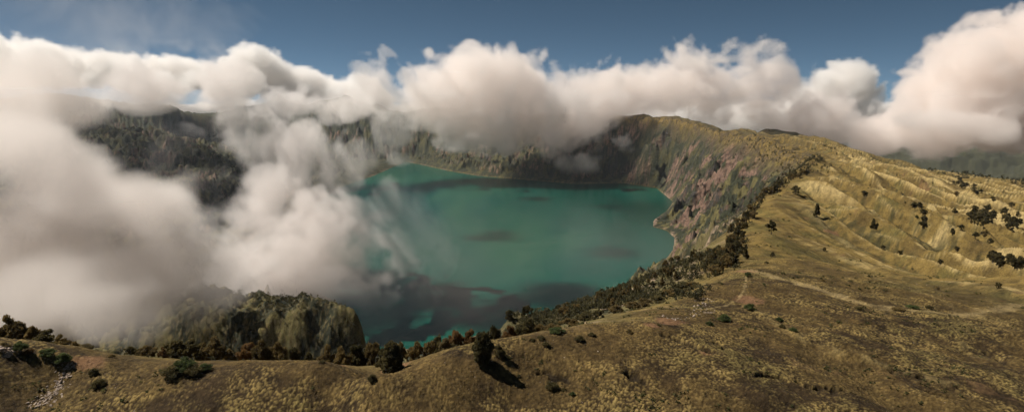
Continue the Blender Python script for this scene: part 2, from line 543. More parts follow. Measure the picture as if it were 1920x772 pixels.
    # far mountains are wooded
    c = mixc(c, (.032, .040, .026), k['far2'] * .85)
    c = mixc(c, (.05, .052, .024), k['outer'] * sstep(2200, 3000, k['r']) * sstep(-.3, .4, fbm(x, y, 200, 4, 131)) * (1 - k['far2']))
    cr = np.exp(-(np.minimum(k['s'], 0) / 90.0) ** 2) * (k['s'] < 60) * sstep(1250, 1700, k['r']) * sstep(-.15, .25, mid + .6 * big + .3 * k['crag'])
    c = mixc(c, (.075, .055, .034), cr * .85)
    c = mixc(c, (.080, .062, .030), k['outer'] * sstep(1700, 2600, k['r']) * (1 - k['far2']) * .55)
    return c * .93


def th_of(x, y):
    return np.arctan2(y - LC[1], x - LC[0])


def rt_of(x, y):
    return sstep(-60, 40, x)


TH_CLIFF = -.05
BARE = [(1395, 560, 226, 7), (1398, 512, 296, 6), (1250, 606, 176, 5), (1225, 612, 168, 3), (745, 686, 146, 4.5), (620, 682, 148, 4), (1325, 655, 150, 2.5), (170, 690, 140, 4),
        (1722, 375, 1080, 16), (1690, 425, 800, 9), (1560, 440, 560, 7)]
PATH_AND_BAND = [([(1325, 580, 205), (1355, 578, 212), (1380, 560, 225), (1395, 545, 240), (1400, 515, 290)], .6),
          ([(1400, 508, 300), (1450, 519, 284), (1500, 531, 271), (1560, 546, 257), (1600, 557, 247), (1650, 570, 242), (1700, 578, 239), (1760, 584, 240), (1830, 583, 246), (1920, 566, 270)], 3.4)]


def build_land():
    fa = np.arange(-47, 47.001, .075 if '1' not in DBG else .2)
    az = np.concatenate([np.arange(-180, -60, 6), np.arange(-60, -47, 1.0), fa, np.arange(48, 60, 1.0), np.arange(60, 180, 6)])
    az = np.radians(az)
    q = .0036 if '1' not in DBG else .009
    lr = [math.log(4.0)]
    while lr[-1] < math.log(26000):
        rr = math.exp(lr[-1])
        lr.append(lr[-1] + (.05 if rr < 90 else q if rr < 2600 else q * 1.3 if rr < 4600 else q * 3))
    rr = np.exp(np.array(lr))
    A, RR = np.meshgrid(az, rr, indexing='ij')
    na, nr = A.shape
    x, y = (np.sin(A) * RR).ravel(), (np.cos(A) * RR).ravel()
    z, k = terrain(x, y, True)
    # tussocks stand out as real relief near the camera
    wx, wy = x + .5 * perlin(x / 3, y / 3, 201), y + .5 * perlin(x / 3, y / 3, 202)
    f1, fe, tid = worley(wx / .8, wy / .8, 7)
    g1, ge, tid2 = worley(wx / .62, wy / .62, 9)
    dens = sstep(-.55, .1, fbm(x, y, 20, 3, 203))
    tuft = np.clip(1 - (f1 / .62) ** 2, 0, 1) * (.35 + .65 * dens) * (.55 + .45 * tid)
    tuft = np.maximum(tuft, .5 * np.clip(1 - (g1 / .6) ** 2, 0, 1) * tid2)
    grassy = sstep(-16, -4, -k['s']) * (1 - sstep(380, 520, k['r']))
    tuft = tuft * (.55 + .45 * sstep(-.5, .3, fbm(x, y, 5, 3, 205)))
    z = z + tuft * .42 * grassy
    G = z.reshape(na, nr)
    gr = np.abs(np.gradient(G, axis=1) / np.gradient(RR, axis=1))
    ga = np.abs(np.gradient(G, axis=0) / (np.gradient(A, axis=0) * RR))
    slope = np.hypot(gr, ga).ravel()
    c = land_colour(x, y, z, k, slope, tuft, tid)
    ia, ir = np.meshgrid(np.arange(na), np.arange(nr - 1), indexing='ij')
    ib = (ia + 1) % na
    f = np.stack([ia * nr + ir, ia * nr + ir + 1, ib * nr + ir + 1, ib * nr + ir], -1).reshape(-1, 4)
    o = mesh_obj('ground', np.stack([x, y, z], -1), f, make_land_mat(), smooth=True)
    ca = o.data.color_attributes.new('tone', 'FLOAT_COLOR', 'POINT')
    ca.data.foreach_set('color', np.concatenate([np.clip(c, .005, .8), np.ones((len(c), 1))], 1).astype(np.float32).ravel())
    ra = o.data.attributes.new('rock', 'FLOAT', 'POINT')
    ra.data.foreach_set('value', k['rock'].astype(np.float32))
    tag(o, kind='structure')
    print('land', len(x), round(time.time() - T0, 1))
    return o


def build_lake():
    bx, by = shore_xy[:, 0], shore_xy[:, 1]
    xs = np.linspace(bx.min() - 60, bx.max() + 60, 40)
    ys = np.linspace(by.min() - 60, by.max() + 60, 60)
    X, Y = np.meshgrid(xs, ys, indexing='ij')
    n, m = X.shape
    i, j = np.meshgrid(np.arange(n - 1), np.arange(m - 1), indexing='ij')
    f = np.stack([i * m + j, (i + 1) * m + j, (i + 1) * m + j + 1, i * m + j + 1], -1).reshape(-1, 4)
    v = np.stack([X.ravel(), Y.ravel(), X.ravel() * 0], -1)
    o = mesh_obj('lake_water', v, f, make_water_mat())
    tag(o, kind='structure')


# ------------------------------------------------------------------ trees and shrubs
def leaf_cloud(rng, centres, radii, n, size, droop=0.0, flat=.8):
    """small leaf sprays spread through clumps; returns corner points of quads and a tone per quad"""
    w = np.array(radii) ** 2
    ci = rng.choice(len(centres), n, p=w / w.sum())
    d = rng.normal(size=(n, 3))
    d /= np.linalg.norm(d, axis=1)[:, None]
    rad = np.array(radii)[ci] * (rng.random(n) ** .38)
    p = np.array(centres)[ci] + d * rad[:, None] * np.array([1, 1, flat])
    p[:, 2] -= droop * rng.random(n)
    a = rng.normal(size=(n, 3)) + d * .3
    a /= np.linalg.norm(a, axis=1)[:, None]
    b = np.cross(a, rng.normal(size=(n, 3)))
    b /= np.linalg.norm(b, axis=1)[:, None]
    s = size * (.6 + .8 * rng.random(n))[:, None]
    a, b = a * s, b * s * .62
    v = np.stack([p - a - b * .6, p + a * .2 - b, p + a + b * .5, p - a * .2 + b], 1)
    tone = rng.normal(size=len(centres))[ci] * .6 + rng.normal(size=n) * .4
    return v, tone


def tube(pts, rads, sides=6):
    pts = [Vector(p) for p in pts]
    V, Q = [], []
    for i, p in enumerate(pts):
        t = (pts[min(i + 1, len(pts) - 1)] - pts[max(i - 1, 0)]).normalized()
        u = t.cross(Vector((.3, 1, .2))).normalized()
        w = t.cross(u)
        for k in range(sides):
            a = 2 * PI * k / sides
            V.append(p + (u * math.cos(a) + w * math.sin(a)) * rads[i])
    for i in range(len(pts) - 1):
        for k in range(sides):
            k2 = (k + 1) % sides
            Q.append((i * sides + k, i * sides + k2, (i + 1) * sides + k2, (i + 1) * sides + k))
    return [tuple(v) for v in V], Q


def make_leaf_mat(name, dark, light):
    m, nt, out = new_mat(name)
    at = node(nt, 'ShaderNodeAttribute', attribute_name='tone')
    oi = node(nt, 'ShaderNodeObjectInfo')
    t = node(nt, 'ShaderNodeMath', {0: oi.outputs['Random'], 1: .5}, operation='MULTIPLY')
    t = node(nt, 'ShaderNodeMath', {0: t.outputs[0], 1: at.outputs['Fac']}, operation='ADD')
    c = ramp(nt, t.outputs[0], [(.15, dark), (1.0, light)])
    p = node(nt, 'ShaderNodeBsdfPrincipled', {'Base Color': c.outputs[0], 'Roughness': .8})
    p.inputs['Specular IOR Level'].default_value = .15
    tr = node(nt, 'ShaderNodeBsdfTranslucent', {'Color': c.outputs[0]})
    mx = node(nt, 'ShaderNodeMixShader', {0: .5, 1: p.outputs[0], 2: tr.outputs[0]})
    nt.links.new(mx.outputs[0], out.inputs[0])
    return m


def make_bark_mat():
    m, nt, out = new_mat('bark')
    pos = node(nt, 'ShaderNodeTexCoord').outputs['Object']
    n = node(nt, 'ShaderNodeTexNoise', {'Vector': pos, 'Scale': 3.0, 'Detail': 4})
    c = ramp(nt, n.outputs[0], [(.3, (.05, .038, .028)), (.7, (.14, .11, .085))])
    p = node(nt, 'ShaderNodeBsdfPrincipled', {'Base Color': c.outputs[0], 'Roughness': .9})
    nt.links.new(p.outputs[0], out.inputs[0])
    return m


LEAF = {}
BARK = None


def crown_mesh(name, v, tone, mat):
    n = len(v)
    me = bpy.data.meshes.new(name)
    me.vertices.add(n * 4)
    me.vertices.foreach_set('co', v.reshape(-1).astype(np.float32))
    me.loops.add(n * 4)
    me.loops.foreach_set('vertex_index', np.arange(n * 4, dtype=np.int32))
    me.polygons.add(n)
    me.polygons.foreach_set('loop_start', np.arange(0, n * 4, 4, dtype=np.int32))
    me.polygons.foreach_set('loop_total', np.full(n, 4, np.int32))
    me.update(calc_edges=True)
    a = me.attributes.new('tone', 'FLOAT', 'POINT')
    a.data.foreach_set('value', np.repeat(np.clip(.35 + .25 * tone, 0, 1), 4).astype(np.float32))
    me.materials.append(mat)
    return me


def make_tree(seed, form, hue, n, size):
    """unit tree: one metre high and about one metre wide; form broad, tall or shrub"""
    rng = np.random.default_rng(seed)
    H = 8.0
    C, Rd = [], []
    limbs = []
    if form == 'broad':
        top = [.1 * rng.normal(), .1 * rng.normal(), 3.0]
        limbs.append(([(0, 0, -.6), (.08, .05, 1.2), top], [.30, .22, .17]))
        for k in range(9):
            a = k * 2.4 + rng.random()
            rr = (.6 + 2.5 * rng.random() ** .7) if k else 0
            h = 7.0 - .16 * rr ** 2 - 2.2 * rng.random() * (rr / 3)
            e = (rr * math.cos(a), rr * math.sin(a), h - .7)
            limbs.append(([top, tuple((np.array(top) + np.array(e)) / 2 + rng.normal(size=3) * .25), e], [.15, .09, .04]))
            for j in range(3):
                C.append(np.array(e) + rng.normal(size=3) * [.75, .75, .35] + [0, 0, .3])
                Rd.append(.65 + .6 * rng.random())
        for k in range(15):                                   # lower, ragged sprays
            a = rng.random() * 6.3
            rr = .6 + 2.9 * rng.random()
            C.append(np.array([rr * math.cos(a), rr * math.sin(a), (1.3 if seed % 3 else 2.6) + 3.2 * rng.random()]))
            Rd.append(.5 + .6 * rng.random())
        w = 4.1
    elif form == 'full':
        limbs.append(([(0, 0, -.6), (.1, 0, 3), (-.05, .1, 6.6)], [.34, .2, .06]))
        for k in range(34):
            f = k / 33
            a = k * 2.4
            rr = 3.1 * math.sin(PI * (.16 + .80 * f)) ** .7 * (.5 + .45 * rng.random())
            C.append(np.array([rr * math.cos(a), rr * math.sin(a), .7 + 6.4 * f]))
            Rd.append(.75 + .5 * rng.random())
        w = 3.9
    elif form == 'tall':
        limbs.append(([(0, 0, -.6), (.1, 0, 3), (-.05, .1, 7.2)], [.28, .18, .05]))
        for k in range(17):
            f = k / 16
            a = k * 2.4
            rr = (1.9 * (1 - f) ** .7 + .25) * (.45 + .6 * rng.random())
            h = 1.5 + 6.0 * f
            C.append(np.array([rr * math.cos(a), rr * math.sin(a), h]))
            Rd.append(.55 + .65 * (1 - f) * rng.random() + .15)
        w = 3.0
    else:
        H = 3.0
        for k in range(11):
            a = k * 2.4
            rr = 1.5 * math.sqrt(k / 11) * (.8 + .4 * rng.random())
            h = .35 + 1.9 * (1 - (rr / 2.0) ** 2) * (.5 + .5 * rng.random())
            C.append(np.array([rr * math.cos(a), rr * math.sin(a), h]))
            Rd.append(.45 + .35 * rng.random())
            limbs.append(([(0, 0, -.3), (rr * .5 * math.cos(a), rr * .5 * math.sin(a), h * .6), tuple(C[-1])], [.08, .05, .02]))
        w = 2.1
    v, tone = leaf_cloud(rng, C, Rd, n, size * H / 8, droop=.2 if form != 'shrub' else .05)
    sc = np.array([.5 / w, .5 / w, 1 / H])
    v = v * sc
    nm = 'shrub' if form == 'shrub' else 'tree'
    root = bpy.data.objects.new(nm, None)
    root.empty_display_size = .3
    cm = crown_mesh('crown', v, tone, LEAF[hue])
    c = bpy.data.objects.new('crown', cm)
    c.parent = root
    V, Q = [], []
    for pts, rads in limbs:
        a, q = tube(pts, rads, 5)
        Q += [tuple(i + len(V) for i in t) for t in q]
        V += a
    tm = bpy.data.meshes.new('trunk' if nm == 'tree' else 'stem')
    tm.from_pydata([tuple(np.array(p) * sc) for p in V], [], Q)
    tm.materials.append(BARK)
    t = bpy.data.objects.new(tm.name, tm)
    t.parent = root
    return root, (v, tone)


PROTO = {}


def proto(form, hue, lod):
    key = (form, hue, lod)
    if key not in PROTO:
        n, size = {0: (7000, .25), 1: (2000, .40), 2: (600, .62)}[lod]
        if form == 'shrub':
            n = int(n * .6)
        if form == 'full':
            n = int(n * 1.5)
        PROTO[key] = [make_tree(hash_s(key) + i * 31, form, hue, n, size)[0] for i in range(3 if lod else 4)]
    return PROTO[key]


def hash_s(k):
    return sum(ord(ch) * (i + 3) for i, ch in enumerate(str(k))) % 9973


N_TREE = [0]


def plant(form, hue, x, y, z, h, w, label, group, seed):
    r = math.hypot(x, y)
    pr = proto(form, hue, 0 if r < 260 else 1 if r < 650 else 2)
    src = pr[seed % len(pr)]
    o = src.copy()
    o.name = src.name.split('.')[0]
    COL.objects.link(o)
    for ch in src.children:
        c = ch.copy()
        c.parent = o
        COL.objects.link(c)
    o.location = (x, y, z)
    o.scale = (w, w, h)
    o.rotation_euler = (0, 0, (seed * 2.399) % 6.283)
    tag(o, label, 'tree' if form != 'shrub' else 'shrub', group)
    N_TREE[0] += 1
    return o


def ray_hit(px, py):
    """where the sight line through a pixel meets the land"""
    dx, dy, dz = ray(px, py)
    t = np.exp(np.linspace(math.log(70), math.log(5200), 900))
    zz = terrain(dx * t, dy * t)
    hz = HC + dz * t
    i = int(np.argmax(hz < zz))
    i = max(i, 1)
    a, b = hz[i - 1] - zz[i - 1], hz[i] - zz[i]
    tt = t[i - 1] + (t[i] - t[i - 1]) * a / (a - b + 1e-9)
    return dx * tt, dy * tt, HC + dz * tt


# trees of the row on the near crest: column, top row, distance, width in pixels, form, colour, label
CREST = [
    (14, 592, 172, 44, 'broad', 'olive', 'tall flat-topped tree standing highest at the left end of the crest row'),
    (36, 600, 175, 36, 'broad', 'olive', 'leaning tree just right of the tall flat-topped end tree, half in mist'),
    (58, 607, 172, 34, 'broad', 'olive', 'second broad tree down the misty slope from the left end of the crest'),
    (84, 615, 168, 38, 'broad', 'dark', 'dark round-headed tree in mist above the two green shrubs'),
    (110, 627, 172, 34, 'broad', 'olive', 'misty olive tree between the dark round-headed tree and the hollow'),
    (137, 641, 172, 30, 'broad', 'olive', 'low misty tree at the edge of the fog-filled hollow'),
    (157, 652, 166, 34, 'shrub', 'pale', None),
    (243, 648, 160, 27, 'broad', 'dark', 'small lone tree with see-through crown right of the foggy hollow'),
    (276, 648, 160, 34, 'broad', 'olive', 'small spreading tree beside the lone see-through one against fog'),
    (306, 648, 165, 20, 'broad', 'russet', 'thin russet tree left of the two tall dark crowns'),
    (327, 634, 163, 36, 'broad', 'dark', 'dark round-crowned tree, left one of the two tall ones above the shrub mound'),
    (357, 632, 163, 36, 'broad', 'dark', 'dark round-crowned tree, right one of the two tall ones above the shrub mound'),
    (380, 643, 168, 26, 'broad', 'olive', 'lower olive tree squeezed between dark round crowns and a tall brownish tree'),
    (402, 632, 166, 42, 'broad', 'olive', 'tall brownish tree with ragged crown in front of the misty knoll'),
    (430, 650, 176, 30, 'broad', 'olive', 'half-hidden tree in the gap between brownish tree and russet trio'),
    (463, 637, 164, 36, 'broad', 'russet', 'russet-topped tree, left of the close trio on the crest'),
    (491, 637, 162, 34, 'broad', 'olive', 'middle tree of the close trio, with its pale trunks showing'),
    (518, 639, 163, 38, 'broad', 'olive', 'right tree of the close trio with dark wide skirt'),
    (545, 648, 176, 28, 'broad', 'dark', 'dark low tree just right of the close trio'),
    (580, 655, 180, 34, 'broad', 'dark', 'dark low tree below the middle of the rocky knoll'),
    (612, 648, 176, 38, 'broad', 'olive', 'olive tree under the right shoulder of the rocky knoll'),
    (641, 650, 174, 34, 'broad', 'olive', 'brown-olive tree below the cliffed end of the knoll'),
    (672, 641, 178, 40, 'broad', 'dark', 'dark tree where knoll, lake edge and crest row meet'),
    (700, 637, 175, 36, 'broad', 'olive', 'olive tree first in the row right of the knoll against the lake'),
    (722, 646, 170, 34, 'broad', 'dark', 'dark tree touching the big black-green tree from behind'),
    (748, 640, 172, 34, 'broad', 'olive', 'brownish tree rising right behind the big black-green tree'),
    (780, 637, 170, 32, 'broad', 'olive', 'rounded brownish tree above the red earth path'),
    (804, 636, 174, 30, 'broad', 'olive', 'rounded tree between the path end and the tall lakeside pair'),
    (820, 621, 182, 24, 'broad', 'dark', 'narrow darker tree left beside the tall russet lakeside tree'),
    (836, 630, 176, 34, 'broad', 'pale', 'pale brown spreading tree in front of the lakeside pair'),
    (855, 611, 180, 30, 'broad', 'russet', 'tall russet lakeside tree, left one of the pair'),
    (880, 613, 180, 30, 'broad', 'russet', 'tall russet lakeside tree, right one of the pair'),
    (926, 603, 195, 26, 'broad', 'dark', 'dark slender-footed tree just right behind the biggest dark tree'),
    (957, 608, 192, 30, 'broad', 'russet', 'orange-brown tree in the thicket right of the biggest dark tree'),
    (986, 597, 190, 44, 'broad', 'dark', 'broad dome-shaped dark tree at the heart of the thicket'),
    (1008, 606, 194, 30, 'broad', 'olive', 'olive tree on the right flank of the dome-shaped dark tree'),
    (1034, 607, 200, 34, 'broad', 'olive', 'olive tree behind the low green bush at the crest'),
    (1068, 596, 205, 36, 'broad', 'olive', 'bushy tree left of the rounded pair above the stony crest'),
    (1098, 588, 215, 34, 'broad', 'dark', 'dark rounded tree, left one of the pair above the stony crest'),
    (1122, 592, 210, 30, 'broad', 'dark', 'dark rounded tree, right one of the pair above the stony crest'),
    (1155, 590, 225, 30, 'broad', 'olive', 'olive tree on the grassy shelf right of the dark rounded pair'),
    (1186, 584, 235, 32, 'broad', 'olive', 'bushy tree above the orange earth scar'),
    (1210, 570, 245, 36, 'broad', 'olive', 'wide olive tree at the left end of the diagonal thicket'),
    (1232, 560, 250, 34, 'broad', 'dark', 'dark tree second in the diagonal thicket over the earth scar'),
    (1256, 548, 260, 36, 'broad', 'olive', 'tall olive tree in the middle of the diagonal thicket'),
    (1280, 540, 262, 34, 'broad', 'dark', 'dark tree toward the upper end of the diagonal thicket'),
    (1300, 530, 268, 30, 'broad', 'olive', 'olive tree at the upper end of the diagonal thicket by the pale rocks'),
]
# standing on the visible slope: column, foot row, top row, width, form, colour, label
SLOPE = [
    (905, 684, 620, 44, 'full', 'dark', 'biggest darkest tree standing alone forward of the row, on the grass'),
    (736, 702, 638, 50, 'full', 'dark', 'big black-green tree leaning over the red earth path'),
    (718, 694, 662, 26, 'shrub', 'dark', 'dark shrub at the left foot of the big black-green tree'),
    (697, 717, 699, 22, 'shrub', 'dark', 'small round dark shrub on the grass below the big black-green tree'),
    (934, 668, 646, 18, 'broad', 'dark', 'little dark tree touching the right side of the biggest tree'),
    (940, 671, 652, 18, 'shrub', 'dark', 'upper of the two small shrubs stepping down right of the biggest tree'),
    (952, 677, 663, 18, 'shrub', 'dark', 'lower of the two small shrubs stepping down right of the biggest tree'),
    (324, 707, 683, 48, 'shrub', 'dark', 'left lobe of the dark shrub mound below the twin round-crowned trees'),
    (345, 700, 665, 52, 'shrub', 'green', 'tallest green shrub of the mound below the twin round-crowned trees'),
    (364, 706, 680, 40, 'shrub', 'dark', 'middle low shrub of the mound in front of the twin trees'),
    (384, 697, 680, 34, 'shrub', 'green', 'right end shrub of the mound, paler and rounder'),
    (375, 708, 700, 12, 'shrub', 'dark', 'tiny shrub just below the right end of the mound'),
    (177, 705, 689, 20, 'shrub', 'dark', 'small round dark shrub on bare brown slope right of the pale rocks'),
    (184, 727, 707, 28, 'shrub', 'dark', 'wider dark shrub below the small round one right of the pale rocks'),
    (119, 682, 659, 32, 'shrub', 'green', 'large deep-green shrub directly above the pale rock rib'),
    (90, 668, 651, 34, 'shrub', 'green', 'wide yellow-green shrub left of the deep-green one'),
    (38, 661, 636, 30, 'shrub', 'green', 'upright green shrub below the leaning tree at the left'),
    (55, 667, 651, 20, 'shrub', 'russet', 'dark reddish shrub between the upright and the wide green shrubs'),
    (10, 654, 640, 20, 'shrub', 'olive', 'low olive shrub beside the white rock at the left edge'),
    (210, 672, 663, 16, 'shrub', 'olive', 'low shrub on the lip left of the lone see-through tree'),
    (1043, 626, 611, 36, 'shrub', 'green', 'low spreading fresh-green bush on the crest right of the dome tree'),
    (1014, 638, 628, 18, 'shrub', 'dark', 'small shrub just in front of the dome-shaped tree'),
    (998, 641, 632, 14, 'shrub', 'dark', 'tiny shrub left of the one before the dome-shaped tree'),
    (1024, 651, 639, 18, 'shrub', 'dark', 'small dark shrub on open grass below the fresh-green bush'),
    (1087, 641, 628, 22, 'shrub', 'dark', 'flat dark shrub alone on the stony crest grass'),
    (1035, 731, 711, 28, 'shrub', 'dark', 'dark shrub alone in the middle of the near grass slope'),
    (1057, 734, 726, 12, 'shrub', 'dark', 'small tuft-like shrub beside the lone dark shrub on the near slope'),
    (1073, 743, 733, 14, 'shrub', 'green', 'greenish low shrub below right of the lone dark shrub'),
    (972, 708, 701, 10, 'shrub', 'dark', 'tiny shrub on the open tussock slope above the lone dark shrub'),
    (558, 664, 655, 16, 'shrub', 'olive', 'small shrub at the crest right of the close trio'),
    (604, 682, 674, 14, 'shrub', 'dark', 'small dark shrub on the red-brown crest patch'),
    (1110, 632, 622, 16, 'shrub', 'dark', 'dark small shrub right of the flat one on the stony crest'),
    (1180, 627, 616, 14, 'shrub', 'olive', 'small olive shrub under the orange earth scar'),
    (1397, 487, 455, 15, 'tall', 'dark', 'dark narrow tree standing alone where belt and grass slope meet'),
    (1446, 442, 410, 24, 'broad', 'dark', 'dark bushy tree alone high on the grass slope by the tree belt'),
    (1448, 484, 470, 11, 'shrub', 'dark', 'small dark shrub on stony grass below the bushy slope tree'),
    (1437, 496, 488, 11, 'shrub', 'dark', 'tiny shrub above the start of the pale band'),
    (1531, 408, 380, 15, 'tall', 'dark', 'tall narrow dark tree on the dark spur of the grass slope'),
    (1491, 366, 347, 17, 'broad', 'dark', 'round dark tree in the shaded hollow under the upper crest'),
    (1545, 473, 461, 10, 'shrub', 'dark', 'small square-looking dark shrub amid the ribbed grass slope'),
    (1543, 530, 523, 12, 'shrub', 'olive', 'low shrub just above the left part of the pale band'),
    (1620, 368, 358, 12, 'broad', 'dark', 'small round tree on the pale rib high on the grass slope'),
    (1637, 430, 408, 12, 'tall', 'dark', 'upright dark tree on the middle of the ribbed slope'),
    (1655, 470, 459, 11, 'broad', 'dark', 'left small tree on the long shadowed spur'),
    (1687, 479, 469, 11, 'broad', 'dark', 'right small tree on the long shadowed spur'),
    (1714, 391, 379, 14, 'broad', 'dark', 'left of two dark trees at the red earth gash'),
    (1723, 392, 378, 13, 'broad', 'dark', 'right of two dark trees at the red earth gash'),
    (1731, 405, 392, 13, 'broad', 'dark', 'upper tree of the short vertical line right of the gash'),
    (1733, 417, 403, 13, 'broad', 'dark', 'middle tree of the short vertical line right of the gash'),
    (1730, 430, 414, 15, 'broad', 'dark', 'lowest tree of the short vertical line right of the gash'),
    (1719, 411, 402, 8, 'shrub', 'green', 'greenish shrub left of the short vertical line of trees'),
    (1785, 440, 427, 11, 'tall', 'dark', 'cone-like dark tree alone in the middle of the far grass bowl'),
    (1802, 433, 421, 13, 'broad', 'dark', 'low dark tree right of the lone cone-like one'),
    (1792, 370, 360, 10, 'broad', 'olive', 'small olive tree under the upper row on the bowl side'),
    (1789, 401, 391, 12, 'broad', 'dark', 'dark tree on the shaded ridge left of the big grove'),
    (1829, 450, 434, 15, 'broad', 'dark', 'dark tree at the lower left tip of the grove'),
    (1845, 448, 433, 15, 'broad', 'olive', 'greyish tree between the grove tip and its last tree'),
    (1856, 457, 445, 13, 'broad', 'dark', 'last dark tree at the lower right tip of the grove'),
    (1860, 381, 373, 10, 'broad', 'dark', 'round tree on the saddle above the grove'),
    (1896, 390, 380, 12, 'broad', 'dark', 'dark tree on the saddle at the far right'),
    (1763, 497, 487, 12, 'broad', 'dark', 'small tree above the fold left of the lower right thicket'),
    (1793, 472, 461, 10, 'broad', 'dark', 'small dark tree on the reddish bank of the bowl'),
    (1871, 543, 528, 13, 'broad', 'dark', 'dark tree by the pale band close to the right edge'),
    (1757, 545, 536, 12, 'shrub', 'olive', 'olive shrub just above the pale band'),
    (1612, 583, 574, 20, 'shrub', 'dark', 'wide flat shrub below the pale band near its left bend'),
    (1682, 583, 575, 26, 'shrub', 'olive', 'long low olive shrub on the pale band'),
    (1710, 580, 571, 24, 'shrub', 'green', 'long low green shrub, middle one on the pale band'),
    (1743, 581, 572, 16, 'shrub', 'dark', 'darkest shrub, right one on the pale band'),
    (1461, 604, 594, 16, 'shrub', 'green', 'green shrub on the near slope below the bare earth spot'),
    (1467, 616, 608, 14, 'shrub', 'dark', 'small dark shrub below the green one on the near slope'),
    (1487, 622, 614, 20, 'shrub', 'green', 'low green shrub, right one of three on the near slope'),
    (1404, 584, 566, 24, 'shrub', 'green', 'dense deep-green shrub beside the lower bare earth spot'),
    (1402, 521, 506, 18, 'shrub', 'green', 'deep-green shrub beside the upper bare earth spot'),
    (1358, 604, 588, 26, 'shrub', 'green', 'spreading green shrub in the dip under the winding track'),
    (1330, 612, 602, 18, 'shrub', 'green', 'small green shrub left of the spreading one in the dip'),
]


def build_plants():
    global BARK
    BARK = make_bark_mat()
    for k, a, b in (('olive', (.084, .062, .026), (.235, .165, .062)), ('dark', (.046, .042, .019), (.155, .122, .048)), ('green', (.040, .056, .022), (.12, .14, .048)),
                    ('russet', (.095, .055, .023), (.235, .135, .052)), ('pale', (.10, .08, .04), (.26, .20, .095))):
        LEAF[k] = make_leaf_mat('leaves_' + k, a, b)
    i = 0
    for px, top, Y, w, form, hue, lab in CREST:
        i += 1
        xx, _, _ = at_y(px, top, Y)
        z = float(ground_z(xx, Y)[0])
        zt = at_y(px, top, Y)[2]
        h = min(max(zt - z, 3.5), 16)
        m = Y / F
        plant(form, hue, xx, Y, z - .1, h, w * m * (1.02 + .2 * ((i * 7) % 5) / 5), lab or 'pale low bush at the lip of the fog-filled hollow', 'trees in a row along the near crest' if form != 'shrub' else 'shrubs along the near crest', i)
    pts = [ray_hit(p[0], p[1] - 2) for p in SLOPE]
    for (px, foot, top, w, form, hue, lab), (x, y, z) in zip(SLOPE, pts):
        i += 1
        m = y / F
        z = float(ground_z(x, y)[0])
        near = y < 260
        g = ('shrubs on the near grass slope' if form == 'shrub' else 'trees standing forward on the near slope') if near else ('shrubs on the far grass slope' if form == 'shrub' else 'lone trees on the far grass slope')
        plant(form, hue, x, y, z - .1, (foot - top) * m * (1.08 if near else .92), w * m * (1.15 if near else .92), lab, g, i)
    # belts and groves: many look-alikes, each a tree of its own
    rng = np.random.default_rng(77)

    def strew(n, poly, hmin, hmax, label, group, hues, forms=('broad',), cond=None, gap=.7):
        nonlocal i
        poly = np.array(poly, float)
        lo, hi = poly.min(0), poly.max(0)
        got = []
        tries = 0
        while len(got) < n and tries < 40:
            tries += 1
            q = lo + (hi - lo) * rng.random((n * 2, 2))
            _, ins = poly_dist(q[:, 0], q[:, 1], poly)
            for px, py in q[ins]:
                if len(got) >= n:
                    break
                x, y, z = ray_hit(px, py)
                h = hmin + (hmax - hmin) * rng.random()
                if cond is not None and not cond(x, y):
                    continue
                if any((x - a) ** 2 + (y - b) ** 2 < (gap * h * .5) ** 2 for a, b in got):
                    continue
                got.append((x, y))
                i += 1
                z = float(ground_z(x, y)[0])
                f = forms[int(rng.integers(len(forms)))]
                plant(f, hues[int(rng.integers(len(hues)))], x, y, z - .15, h, h * (.95 if f == 'broad' else .55 if f == 'tall' else 1.6) * (.8 + .4 * rng.random()), label, group, i)
        return got
    # (polygons in photo columns and rows show where each belt is seen; the trees stand on the land there)
    strew(72, [(1318, 505), (1372, 430), (1410, 372), (1428, 366), (1425, 395), (1404, 420), (1392, 460), (1376, 500), (1340, 520)], 5, 8.5,
          'tree packed in the dense dark belt that climbs the crater rim towards the cliffs', 'trees of the belt on the crater rim', ('dark', 'olive'), ('broad', 'broad', 'tall'))
    strew(34, [(1425, 366), (1470, 325), (1500, 318), (1520, 330), (1480, 345), (1440, 372), (1425, 395)], 7, 11,
          'tree on the upper crest where the rim meets the bare cliffs', 'trees on the upper rim crest', ('dark', 'olive'), ('broad', 'tall'))
    strew(62, [(1000, 596), (1100, 572), (1185, 530), (1255, 488), (1310, 462), (1340, 480), (1300, 500), (1260, 530), (1200, 560), (1130, 585), (1050, 600)], 3.6, 6.5,
          'bushy tree scattered over the stony inner slope above the green water', 'trees on the stony inner slope', ('dark', 'olive', 'olive'), ('broad', 'tall'))
    strew(20, [(930, 585), (950, 572), (1000, 578), (1060, 580), (1060, 592), (990, 598), (935, 604)], 4, 6.5,
          'dark tree on the small promontory with the pale grassy dome', 'trees on the small promontory', ('dark',), ('tall', 'broad'))
    strew(13, [(1786, 345), (1800, 340), (1848, 362), (1846, 370), (1820, 362)], 8, 12,
          'tree in the slanting upper row on the far grass slope', 'trees in the slanting upper row', ('dark',))
    strew(16, [(1828, 392), (1862, 392), (1868, 420), (1850, 432), (1826, 425), (1812, 408)], 9, 14,
          'dark tree inside the big grove in the shaded bowl', 'trees of the shaded grove', ('dark',))
    strew(10, [(1880, 402), (1910, 400), (1915, 425), (1890, 432)], 8, 13,
          'dark tree on the shaded spur between the big grove and the right edge', 'trees on the shaded spur', ('dark',))
    strew(12, [(1852, 486), (1920, 494), (1920, 506), (1862, 502)], 7, 11,
          'dark tree in the lower right thicket behind the pale band', 'trees of the lower right thicket', ('dark',))
    print('plants', N_TREE[0], round(time.time() - T0, 1))


